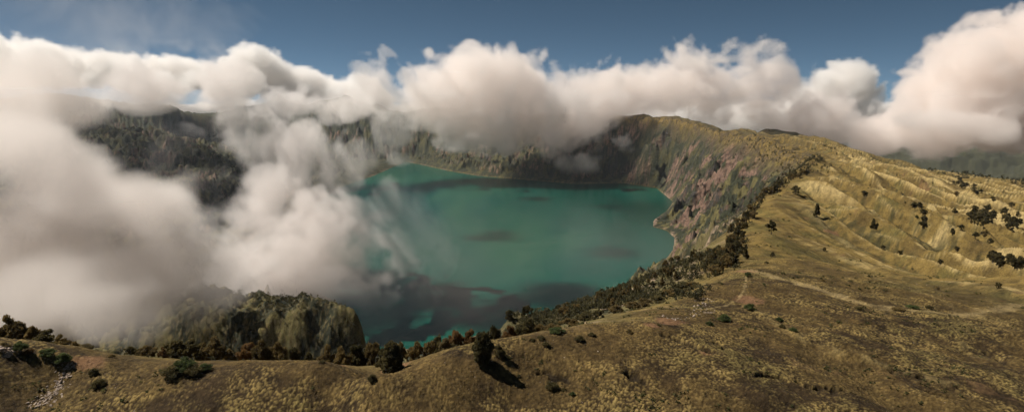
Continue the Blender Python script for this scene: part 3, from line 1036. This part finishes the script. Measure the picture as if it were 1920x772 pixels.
def build_scrub():
    """low dark plants dotted through the tussocks"""
    rng = np.random.default_rng(93)
    n = 16000
    az = rng.uniform(R(-46), R(43), n)
    rr = np.exp(rng.uniform(math.log(95), math.log(1500), n))
    x, y = np.sin(az) * rr, np.cos(az) * rr
    z, k = terrain(x, y, True)
    f = fbm(x, y, 34, 3, 141) + .35 * fbm(x, y, 8, 2, 142)
    keep = ((f > .34) & (rng.random(n) < .75) | (rng.random(n) < .02)) & ~k['inl'] & ((k['s'] < 0) | (x > 0))
    V, T = [], []
    for a, b, c, r in zip(x[keep], y[keep], z[keep], rr[keep]):
        h = rng.uniform(.25, .7) * (1 + r / 500)
        C = [np.array([rng.normal() * h * .6, rng.normal() * h * .6, h * .4]) for _ in range(3)]
        v, t = leaf_cloud(rng, C, [h * .6] * 3, 16, h * .34)
        V.append(v + np.array([a, b, c]))
        T.append(t + rng.normal() * .8)
    m = make_leaf_mat('leaves_scrub', (.026, .032, .013), (.10, .095, .035))
    o = bpy.data.objects.new('undergrowth', crown_mesh('undergrowth', np.concatenate(V), np.concatenate(T), m))
    COL.objects.link(o)
    tag(o, kind='stuff')
    print('scrub', len(V), round(time.time() - T0, 1))


def build_woods():
    """the countless far trees: one mass, every crown and trunk still modelled"""
    rng = np.random.default_rng(91)
    protos = []
    for k in range(5):
        r = np.random.default_rng(500 + k)
        C, Rd = [], []
        for j in range(7):
            a = j * 2.4
            rr = .3 * r.random()
            C.append(np.array([rr * math.cos(a), rr * math.sin(a), .3 + .6 * j / 7]))
            Rd.append(.14 + .12 * r.random())
        v, tone = leaf_cloud(r, C, Rd, 46, .11)
        protos.append((v, tone))
    # candidate places
    n = 90000
    az = rng.uniform(R(-46), R(43), n)
    rr = np.exp(rng.uniform(math.log(230), math.log(4600), n))
    x, y = np.sin(az) * rr, np.cos(az) * rr
    x = np.concatenate([x, rng.normal(-215, 110, 5000)])
    y = np.concatenate([y, rng.normal(600, 60, 5000)])
    rr = np.hypot(x, y)
    n = len(x)
    z, k = terrain(x, y, True)
    patch = fbm(x, y, 120, 3, 301) + .5 * fbm(x, y, 30, 2, 302)
    inner = k['inr'] & ~k['inl'] & (k['ds'] > 12) & ~((x > 0) & (rr < 1250) & (k['s'] < 330) & (rng.random(n) < .15)) | ((x > 60) & (rr > 330) & (rr < 1250) & (k['s'] > 2) & (k['s'] < 22 + rr * .015))
    want = inner * np.where((x > 0) & (rr < 1250) & (k['s'] < 330), 1.6, 1.0) * np.clip(.30 + 1.2 * patch, 0, 1) * np.where(rr < 900, .55, .8)
    # the wooded knob on the right skyline and thin scrub on the flank
    kx, ky, _ = at_y(1880, 330, 1700)
    knob = np.exp(-(((x - kx) / 240) ** 2 + ((y - ky) / 160) ** 2) * 1.5)
    want = want + (~k['inr']) * (knob > .35) * 1.0 + (~k['inr']) * (rr > 900) * (rr < 4300) * (patch > .55) * .5
    edge = (np.abs(k['s'] - 6) < 22) & (x > 60) & (rr > 900)
    want = want + edge * .8
    sel = rng.random(n) < want
    x, y, z, rr = x[sel], y[sel], z[sel], rr[sel]
    V, T = [], []
    for j in range(len(x)):
        v, t = protos[j % 5]
        h = rng.uniform(5, 9) if rr[j] > 1250 else rng.uniform(2.5, 5.5)
        if x[j] > 900 and ((x[j] - kx) / 240) ** 2 + ((y[j] - ky) / 160) ** 2 < .9:
            h *= 1.6
        w = h * rng.uniform(.6, 1.0)
        a = rng.random() * 6.28
        ca, sa = math.cos(a), math.sin(a)
        q = v * [w, w, h]
        q = np.stack([q[..., 0] * ca - q[..., 1] * sa + x[j], q[..., 0] * sa + q[..., 1] * ca + y[j], q[..., 2] + z[j] - .3], -1)
        V.append(q)
        T.append(t + rng.normal() * .8)
    V = np.concatenate(V)
    T = np.concatenate(T)
    m = make_leaf_mat('leaves_far', (.028, .030, .018), (.115, .100, .045))
    me = crown_mesh('woods', V, T, m)
    o = bpy.data.objects.new('woods', me)
    COL.objects.link(o)
    tag(o, kind='stuff')
    print('woods', len(x), len(V), round(time.time() - T0, 1))


# ------------------------------------------------------------------ stones
def make_stone_mat():
    m, nt, out = new_mat('pale_stone')
    pos = node(nt, 'ShaderNodeNewGeometry').outputs['Position']
    n = node(nt, 'ShaderNodeTexNoise', {'Vector': pos, 'Scale': 2.2, 'Detail': 6, 'Roughness': .7})
    c = ramp(nt, n.outputs[0], [(.32, (.10, .075, .055)), (.5, (.28, .21, .155)), (.7, (.42, .34, .27))])
    b = node(nt, 'ShaderNodeBump', {'Height': n.outputs[0], 'Strength': .6, 'Distance': .2})
    p = node(nt, 'ShaderNodeBsdfPrincipled', {'Base Color': c.outputs[0], 'Roughness': .9, 'Normal': b.outputs[0]})
    nt.links.new(p.outputs[0], out.inputs[0])
    return m


def stones(name, places, mat, lean=None):
    """angular stones as one mesh; places: x, y, size, stretch, heading"""
    import bmesh
    rng = np.random.default_rng(len(places))
    kinds = []
    for k in range(6):
        bm = bmesh.new()
        for q in range(13):
            d = rng.normal(size=3)
            d /= np.linalg.norm(d)
            bm.verts.new(d * (.75 + .4 * rng.random()))
        bmesh.ops.convex_hull(bm, input=bm.verts)
        bmesh.ops.delete(bm, geom=[v for v in bm.verts if not v.link_faces], context='VERTS')
        bm.verts.index_update()
        kinds.append((np.array([v.co[:] for v in bm.verts]), [tuple(v.index for v in f.verts) for f in bm.faces]))
        bm.free()
    P = np.array(places)
    zz = ground_z(P[:, 0], P[:, 1])
    V, Q = [], []
    for (x, y, sz, st, hd), z in zip(places, zz):
        v, f = kinds[int(rng.integers(6))]
        v = v * [sz * st, sz * .7, sz * .62]
        tl = rng.uniform(-.3, .3)
        ca, sa = math.cos(hd), math.sin(hd)
        X = v[:, 0] * math.cos(tl) - v[:, 2] * math.sin(tl)
        Z = v[:, 0] * math.sin(tl) + v[:, 2] * math.cos(tl)
        w = np.stack([X * ca - v[:, 1] * sa + x, X * sa + v[:, 1] * ca + y, Z + z + .1 * sz], -1)
        n0 = sum(len(a) for a in V)
        V.append(w)
        Q += [tuple(i + n0 for i in t) for t in f]
    me = bpy.data.meshes.new(name)
    me.from_pydata([tuple(p) for p in np.concatenate(V)], [], Q)
    me.materials.append(mat)
    o = bpy.data.objects.new(name, me)
    COL.objects.link(o)
    return o


def build_stones():
    rng = np.random.default_rng(5)
    mat = make_stone_mat()

    def band(p0, p1, wd, n, s0, s1, st=1.8, spread=.35):
        a, b = np.array(ray_hit(*p0)[:2]), np.array(ray_hit(*p1)[:2])
        d = b - a
        hd = math.atan2(d[1], d[0])
        nn = np.array([-math.sin(hd), math.cos(hd)])
        out = []
        for _ in range(n):
            t = rng.random()
            q = a + d * t + nn * rng.normal() * wd * (.5 + .5 * math.sin(t * 9) ** 2)
            out.append((q[0], q[1], s0 + (s1 - s0) * rng.random() ** 2, st * rng.uniform(.7, 1.3), hd + rng.normal() * spread))
        return out
    o = stones('rock_outcrop', band((134, 678), (62, 765), 1.1, 330, .10, .42, 2.6, .2) + band((132, 682), (70, 762), .8, 40, .4, .7, 2.0, .2) + band((118, 720), (98, 768), 1.0, 60, .15, .5), mat)
    tag(o, 'long rib of pale split rock slabs running down the near slope', 'rock outcrop', 'rock outcrops on the near slope')
    o = stones('rock_outcrop', band((-6, 652), (22, 662), 1.0, 50, .3, .9), mat)
    tag(o, 'small knob of white rock poking out of the slope at the left edge', 'rock outcrop', 'rock outcrops on the near slope')
    loose = band((1255, 602), (1345, 582), 1.6, 70, .2, .7) + band((1300, 590), (1330, 560), 2.2, 60, .2, .7)
    n = 5200
    az = rng.uniform(R(-46), R(44), n)
    rr = np.exp(rng.uniform(math.log(95), math.log(620), n))
    x, y = np.sin(az) * rr, np.cos(az) * rr
    f = fbm(x, y, 26, 4, 127) + .3 * rng.normal(size=n)
    _, k = terrain(x, y, True)
    keep = (f > .33) & (np.where(k['s'] > 0, x > 20, True)) & (~k['inl'])
    pl = [(a, b, rng.uniform(.10, .24) * (1.8 if c > 250 else 1), 1.2, rng.uniform(0, 6.3)) for a, b, c in zip(x[keep], y[keep], rr[keep])]
    tag(stones('rubble', pl + loose, mat), kind='stuff')
    print('stones', len(pl), round(time.time() - T0, 1))


# ------------------------------------------------------------------ clouds
def _bspline(n, cells, phase):
    x = np.linspace(0, cells, n) + phase
    i = np.floor(x).astype(int)
    f = x - i
    M = np.zeros((n, int(cells + phase) + 5), np.float32)
    for k, w in enumerate([(1 - f) ** 3 / 6, (3 * f ** 3 - 6 * f ** 2 + 4) / 6, (-3 * f ** 3 + 3 * f ** 2 + 3 * f + 1) / 6, f ** 3 / 6]):
        M[np.arange(n), i + k] = w
    return M


def vnoise(shape, size, scale, rng):
    """smooth random field on a regular grid, about unit deviation"""
    ms = [_bspline(n, s / scale, rng.random()) for n, s in zip(shape, size)]
    g = rng.standard_normal([m.shape[1] for m in ms]).astype(np.float32)
    g = np.tensordot(ms[0], g, (1, 0))
    g = np.moveaxis(np.tensordot(ms[1], g, (1, 1)), 0, 1)
    g = np.moveaxis(np.tensordot(ms[2], g, (1, 2)), 0, 2)
    return g * 2.6


def shift_sample(a, dx, dy, dz):
    """value of grid a at a displaced place (nearest cell), for curling the noise"""
    nx, ny, nz = a.shape
    ix = np.clip(np.arange(nx, dtype=np.int32)[:, None, None] + dx, 0, nx - 1)
    iy = np.clip(np.arange(ny, dtype=np.int32)[None, :, None] + dy, 0, ny - 1)
    iz = np.clip(np.arange(nz, dtype=np.int32)[None, None, :] + dz, 0, nz - 1)
    return a[ix, iy, iz]


def cloud_density(lo, hi, vox, blobs, seed, scales, amps, soft, flat=1.0, billow=.5, warp=1.5, buds=0, world=False):
    size = [h - l for l, h in zip(lo, hi)]
    shape = [max(8, int(round(s / vox))) for s in size]
    rng = np.random.default_rng(seed)
    ax = [np.linspace(l, h, n, dtype=np.float32) for l, h, n in zip(lo, hi, shape)]
    field = np.full(shape, -3.0, np.float32)
    stren = np.zeros(shape, np.float32)
    wsum = np.full(shape, 1e-6, np.float32)
    more = []
    for b in blobs:                                            # smaller heads budding from each mass
        if world:
            more.append(b)
            continue
        b = tuple(b) + (1.0, 1.0)[len(b) - 5:]
        more.append(b)
        for k in range(buds):
            a = rng.uniform(0, 2 * PI)
            q = rng.uniform(.62, .92)
            f = rng.uniform(.24, .42)
            yy = b[2] - rng.uniform(-.4, .9) * b[6] * (b[3] + b[4]) / 2 * b[2] / F
            more.append((b[0] + b[3] * q * math.cos(a), b[1] + b[4] * q * math.sin(a), yy, b[3] * f, b[4] * f * 1.1, b[5], 1.0))
    for b in more:
        st, dep = (1.0, 1.0) if world else b[5:7]
        if world:
            cx, cy, cz, rX, rY, rZ = b
        else:
            px, py, Y, rx, ry = b[:5]
            cx, cy, cz = at_y(px, py, Y)
            m = Y / F
            rX, rZ = rx * m, ry * m
            rY = dep * .5 * (rX + rZ)
        s = []
        for a, c, r in zip(ax, (cx, cy, cz), (rX, rY, rZ)):
            i0, i1 = np.searchsorted(a, [c - 2.2 * r, c + 2.2 * r])
            s.append(slice(i0, max(i1, i0 + 1)))
        s = tuple(s)
        d = np.sqrt(((ax[0][s[0]] - cx) / rX)[:, None, None] ** 2 + ((ax[1][s[1]] - cy) / rY)[None, :, None] ** 2 + ((ax[2][s[2]] - cz) / rZ)[None, None, :] ** 2)
        v = 1 - d
        f = field[s]
        # smooth union
        hgt = np.clip(.5 + .5 * (v - f) / .5, 0, 1)
        field[s] = f * (1 - hgt) + v * hgt + .25 * hgt * (1 - hgt)
        w = np.exp(-3.0 * d)
        stren[s] += w * st
        wsum[s] += w
    n = None
    for sc, am in zip(scales, amps):
        q = vnoise(shape, [size[0], size[1], size[2] * flat], sc, rng)
        q = q * (1 - billow) + billow * (np.abs(q) - .6) * 1.6
        n = q * am if n is None else n + q * am
    if warp:
        w = [(vnoise(shape, size, scales[1], rng) * warp * scales[-2] / vox).astype(np.int32) for _ in range(3)]
        n = shift_sample(n, *w)
        del w
    f = field + n * np.clip((field + .95) / .6, 0, 1)
    d = np.clip(f / soft, 0, 1)
    d = d * d * (3 - 2 * d) * (stren / wsum)
    # fade at the edge of the grid
    for k in range(3):
        e = np.minimum(np.arange(shape[k]), np.arange(shape[k])[::-1]) / 4.0
        sh = [1, 1, 1]
        sh[k] = -1
        d *= np.clip(e, 0, 1).reshape(sh).astype(np.float32)
    return d.astype(np.float32), lo, size, shape


def make_cloud_mat(name, dens, colour, aniso=.25):
    m, nt, out = new_mat(name)
    pv = node(nt, 'ShaderNodeVolumePrincipled', {'Color': (*colour, 1), 'Density': dens, 'Anisotropy': aniso})
    nt.links.new(pv.outputs[0], out.inputs['Volume'])
    return m


def cloud_object(name, data, mat):
    dens, lo, size, shape = data
    me = bpy.data.meshes.new(name)
    me.vertices.add(dens.size)
    a = me.attributes.new('fill', 'FLOAT', 'POINT')
    a.data.foreach_set('value', dens.ravel())
    me.materials.append(mat)
    ob = bpy.data.objects.new(name, me)
    COL.objects.link(ob)
    ng = bpy.data.node_groups.new(name, 'GeometryNodeTree')
    ng.interface.new_socket('Geometry', in_out='INPUT', socket_type='NodeSocketGeometry')
    ng.interface.new_socket('Geometry', in_out='OUTPUT', socket_type='NodeSocketGeometry')
    gi = ng.nodes.new('NodeGroupInput')
    go = ng.nodes.new('NodeGroupOutput')
    cell = [s / (k - 1) for s, k in zip(size, shape)]
    pos = node(ng, 'GeometryNodeInputPosition')
    sub = node(ng, 'ShaderNodeVectorMath', {0: pos.outputs[0], 1: lo}, operation='SUBTRACT')
    div = node(ng, 'ShaderNodeVectorMath', {0: sub.outputs[0], 1: cell}, operation='DIVIDE')
    sep = node(ng, 'ShaderNodeSeparateXYZ', {0: div.outputs[0]})
    ix, iy, iz = [node(ng, 'FunctionNodeFloatToInt', {0: sep.outputs[k]}, rounding_mode='ROUND').outputs[0] for k in range(3)]

    def im(op, a, b):
        return node(ng, 'FunctionNodeIntegerMath', {0: a, 1: b}, operation=op).outputs[0]
    idx = im('ADD', im('MULTIPLY', im('ADD', im('MULTIPLY', ix, shape[1]), iy), shape[2]), iz)
    na = node(ng, 'GeometryNodeInputNamedAttribute', {0: 'fill'}, data_type='FLOAT')
    si = ng.nodes.new('GeometryNodeSampleIndex')
    si.data_type, si.domain, si.clamp = 'FLOAT', 'POINT', True
    ng.links.new(gi.outputs[0], si.inputs[0])
    ng.links.new(na.outputs[0], si.inputs[1])
    ng.links.new(idx, si.inputs['Index'])
    vc = node(ng, 'GeometryNodeVolumeCube', {'Density': si.outputs[0], 'Min': lo, 'Max': [l + s for l, s in zip(lo, size)],
                                             'Resolution X': shape[0], 'Resolution Y': shape[1], 'Resolution Z': shape[2]})
    sm = node(ng, 'GeometryNodeSetMaterial', {0: vc.outputs[0], 'Material': mat})
    ng.links.new(sm.outputs[0], go.inputs[0])
    ob.modifiers.new('fill', 'NODES').node_group = ng
    tag(ob, kind='stuff')
    print(name, shape, dens.size, round(float(dens.mean()), 3), round(time.time() - T0, 1))
    return ob


def build_clouds():
    near = [(20, 400, 480, 230, 195), (-80, 250, 520, 150, 160), (170, 540, 430, 140, 90), (60, 540, 380, 150, 85), (290, 510, 520, 125, 85), (370, 560, 510, 50, 45, .3),
            (60, 190, 560, 150, 95), (120, 330, 600, 80, 105), (240, 610, 400, 80, 35, .5), (400, 510, 560, 70, 60, .5)]
    lake = [(500, 455, 1150, 85, 60), (590, 430, 1180, 75, 55), (450, 500, 1050, 70, 50), (450, 450, 1200, 75, 60), (540, 390, 1300, 70, 60), (600, 470, 1200, 85, 62), (520, 505, 1120, 85, 50), (685, 475, 1200, 72, 52), (640, 395, 1280, 62, 55), (735, 515, 1150, 48, 34, .8),
            (770, 535, 1130, 30, 20, .5), (590, 530, 1120, 90, 30, .4), (480, 330, 1400, 40, 55, .7), (500, 270, 1400, 42, 60), (580, 285, 1400, 66, 48), (620, 330, 1350, 60, 45), (660, 290, 1400, 45, 35, .5),
            (400, 165, 1500, 70, 40), (290, 160, 1500, 85, 38), (450, 240, 1450, 32, 60, .6), (700, 380, 1300, 40, 60, .4), (760, 420, 1250, 38, 70, .08), (810, 460, 1250, 40, 50, .06),
            (700, 555, 1130, 90, 22, .04), (310, 300, 1400, 60, 60, .05), (400, 340, 1400, 40, 50, .06), (350, 440, 1300, 75, 42, .6), (420, 400, 1350, 46, 38, .4), (150, 40, 1350, 230, 55, .035)]
    mid = [(705, 165, 3300, 42, 60), (785, 190, 3400, 75, 60), (900, 178, 3400, 95, 72), (1000, 185, 3400, 95, 70), (1100, 182, 3500, 88, 62), (1200, 172, 3700, 98, 52),
           (1310, 160, 3800, 92, 62), (1425, 165, 3800, 72, 62), (1520, 215, 3800, 82, 50), (1620, 240, 3800, 84, 40), (1740, 205, 3700, 78, 68), (1840, 165, 3600, 95, 82),
           (1960, 135, 3600, 115, 96), (1870, 240, 3600, 190, 38), (850, 240, 3400, 60, 36), (950, 248, 3400, 60, 34), (1040, 272, 3200, 40, 40, .6), (1085, 308, 3100, 36, 26, .3),
           (1165, 265, 3100, 22, 18, .3), (740, 240, 3200, 48, 46, .5), (1000, 220, 3400, 76, 32), (540, 195, 3100, 80, 36),
           (640, 205, 3100, 64, 36), (1130, 205, 3500, 90, 20), (1105, 240, 3200, 34, 50, .12), (900, 272, 3200, 80, 20, .3)]
    far = [(60, 115, 9000, 80, 40), (120, 125, 9000, 70, 34), (190, 128, 9000, 60, 36), (260, 145, 9000, 60, 34), (320, 148, 9200, 70, 36), (400, 150, 9000, 60, 36), (480, 138, 9000, 50, 38), (560, 165, 9100, 60, 28),
           (650, 180, 9300, 80, 28), (1590, 160, 9000, 55, 38), (1560, 190, 9200, 80, 40)]
    for px in range(-150, 2200, 130):
        far.append((px, 222, 9500, 120, 26))
    lowres = 1.6 if '1' in DBG else 1.0
    cloud_object('near_clouds', cloud_density((-900, 240, 60), (20, 900, 640), 4.4 * lowres, near, 3, (200, 100, 50, 25, 12), (.30, .26, .20, .15, .10), .42, billow=.0, warp=1.4),
                 make_cloud_mat('near_cloud', .020, (1, .945, .905)))
    cloud_object('lake_clouds', cloud_density((-1000, 880, 20), (-60, 1720, 700), 4.4 * lowres, lake, 4, (240, 120, 60, 30, 13), (.36, .36, .32, .25, .17), .5, billow=-.25, warp=1.2, buds=3),
                 make_cloud_mat('lake_cloud', .015, (1, .95, .92)))
    cloud_object('mid_clouds', cloud_density((-1500, 2700, 60), (3700, 4350, 1100), 10.5 * lowres, mid, 5, (420, 210, 105, 52, 26), (.20, .24, .24, .21, .16), .2, billow=.4, warp=1.0, buds=6),
                 make_cloud_mat('mid_cloud', .009, (1, .955, .925)))
    cloud_object('far_clouds', cloud_density((-9500, 7800, -100), (7500, 10300, 1700), 36 * lowres, far, 8, (900, 450, 220, 110, 60), (.16, .2, .2, .16, .10), .14, billow=.7, buds=8),
                 make_cloud_mat('far_cloud', .008, (1, .98, .96)))
    # small fair-weather clouds above the frame, whose shadows lie on the water
    sunv = (math.sin(R(SUN_AZ)) / math.tan(R(SUN_EL)), math.cos(R(SUN_AZ)) / math.tan(R(SUN_EL)))
    tops = []
    for px, py, rx, ry in [(935, 440, 110, 80), (1045, 548, 95, 70), (920, 600, 75, 55), (1150, 388, 120, 70), (1150, 475, 120, 75), (1010, 372, 100, 70)]:
        tx, ty, _ = at_z(px, py, 0)
        tops.append((tx + 1300 * sunv[0], ty + 1300 * sunv[1], 1300, rx, ry * 1.6, 34))
    for px, py, Y, rx, ry in [(330, 300, 2900, 520, 420), (470, 330, 2900, 380, 420), (180, 280, 3200, 500, 500), (390, 370, 2200, 360, 380)]:  # larger unseen clouds added to darken the left crater wall
        tx, ty, tz = at_y(px, py, Y)
        tops.append((tx + (1300 - tz) * sunv[0], ty + (1300 - tz) * sunv[1], 1300, rx, ry, 50))
    xs, ys = [t[0] for t in tops], [t[1] for t in tops]
    cloud_object('shadow_clouds', cloud_density((min(xs) - 500, min(ys) - 400, 1210), (max(xs) + 300, max(ys) + 500, 1400), 17 * lowres, tops, 12, (160, 80, 40), (.24, .18, .10), .9, world=True, warp=0),
                 make_cloud_mat('shadow_cloud', .030, (1, .97, .95)))


def build_haze():
    m, nt, out = new_mat('haze_air')
    pv = node(nt, 'ShaderNodeVolumePrincipled', {'Color': (.80, .88, 1, 1), 'Density': 1.4e-5, 'Anisotropy': .3})
    nt.links.new(pv.outputs[0], out.inputs['Volume'])
    x0, x1, y0, y1, z0, z1 = -26500, 26500, -26500, 26500, -900, 460
    v = [(x, y, z) for x in (x0, x1) for y in (y0, y1) for z in (z0, z1)]
    f = [(0, 1, 3, 2), (4, 6, 7, 5), (0, 4, 5, 1), (2, 3, 7, 6), (0, 2, 6, 4), (1, 5, 7, 3)]
    o = mesh_obj('haze', v, f, m)
    tag(o, kind='stuff')


# ------------------------------------------------------------------ light and camera
SUN_EL, SUN_AZ = 51.0, -72.0        # azimuth from the viewing direction, negative to the left


def build_light():
    w = bpy.data.worlds.new('World')
    SC.world = w
    w.use_nodes = True
    nt = w.node_tree
    bg = nt.nodes['Background']
    sky = nt.nodes.new('ShaderNodeTexSky')
    sky.sky_type = 'NISHITA'
    sky.sun_disc = False
    sky.sun_elevation = R(SUN_EL)
    sky.sun_rotation = R(SUN_AZ)
    sky.altitude = 2600
    sky.air_density = .31
    sky.dust_density = .6
    sky.ozone_density = 3.0
    hs = node(nt, 'ShaderNodeHueSaturation', {'Color': sky.outputs[0], 'Hue': .476, 'Saturation': .88})
    nt.links.new(hs.outputs[0], bg.inputs[0])
    bg.inputs[1].default_value = .05
    l = bpy.data.lights.new('sun', 'SUN')
    l.energy = 5.0
    l.angle = R(.5)
    l.color = (1, .945, .86)
    o = bpy.data.objects.new('sun', l)
    d = Vector((math.sin(R(SUN_AZ)) * math.cos(R(SUN_EL)), math.cos(R(SUN_AZ)) * math.cos(R(SUN_EL)), math.sin(R(SUN_EL))))
    o.rotation_euler = d.to_track_quat('Z', 'Y').to_euler()
    o.location = (0, 0, 900)
    COL.objects.link(o)


def build_camera():
    c = bpy.data.cameras.new('camera')
    c.sensor_width = 36
    c.lens = 36 * F / 1920
    c.clip_start = 1
    c.clip_end = 80000
    o = bpy.data.objects.new('camera', c)
    o.location = (0, 0, HC)
    o.rotation_euler = (PI / 2 - PITCH, 0, 0)
    COL.objects.link(o)
    SC.camera = o


build_camera()
build_light()
build_land()
build_lake()
build_plants()
build_woods()
build_scrub()
build_stones()
if 'noc' not in DBG:
    build_clouds()
if 'noh' not in DBG:
    build_haze()

vs = SC.view_settings
vs.view_transform = 'Standard'
vs.look = 'None'
vs.exposure = .32
vs.gamma = 1
SC.render.film_transparent = False
SC.cycles.use_denoising = True
SC.cycles.use_adaptive_sampling = True
SC.cycles.adaptive_threshold = .03
SC.cycles.max_bounces = 12
SC.cycles.diffuse_bounces = 2
SC.cycles.glossy_bounces = 2
SC.cycles.transparent_max_bounces = 8
SC.cycles.volume_bounces = 10
SC.cycles.volume_step_rate = 2
print('script', round(time.time() - T0, 1))
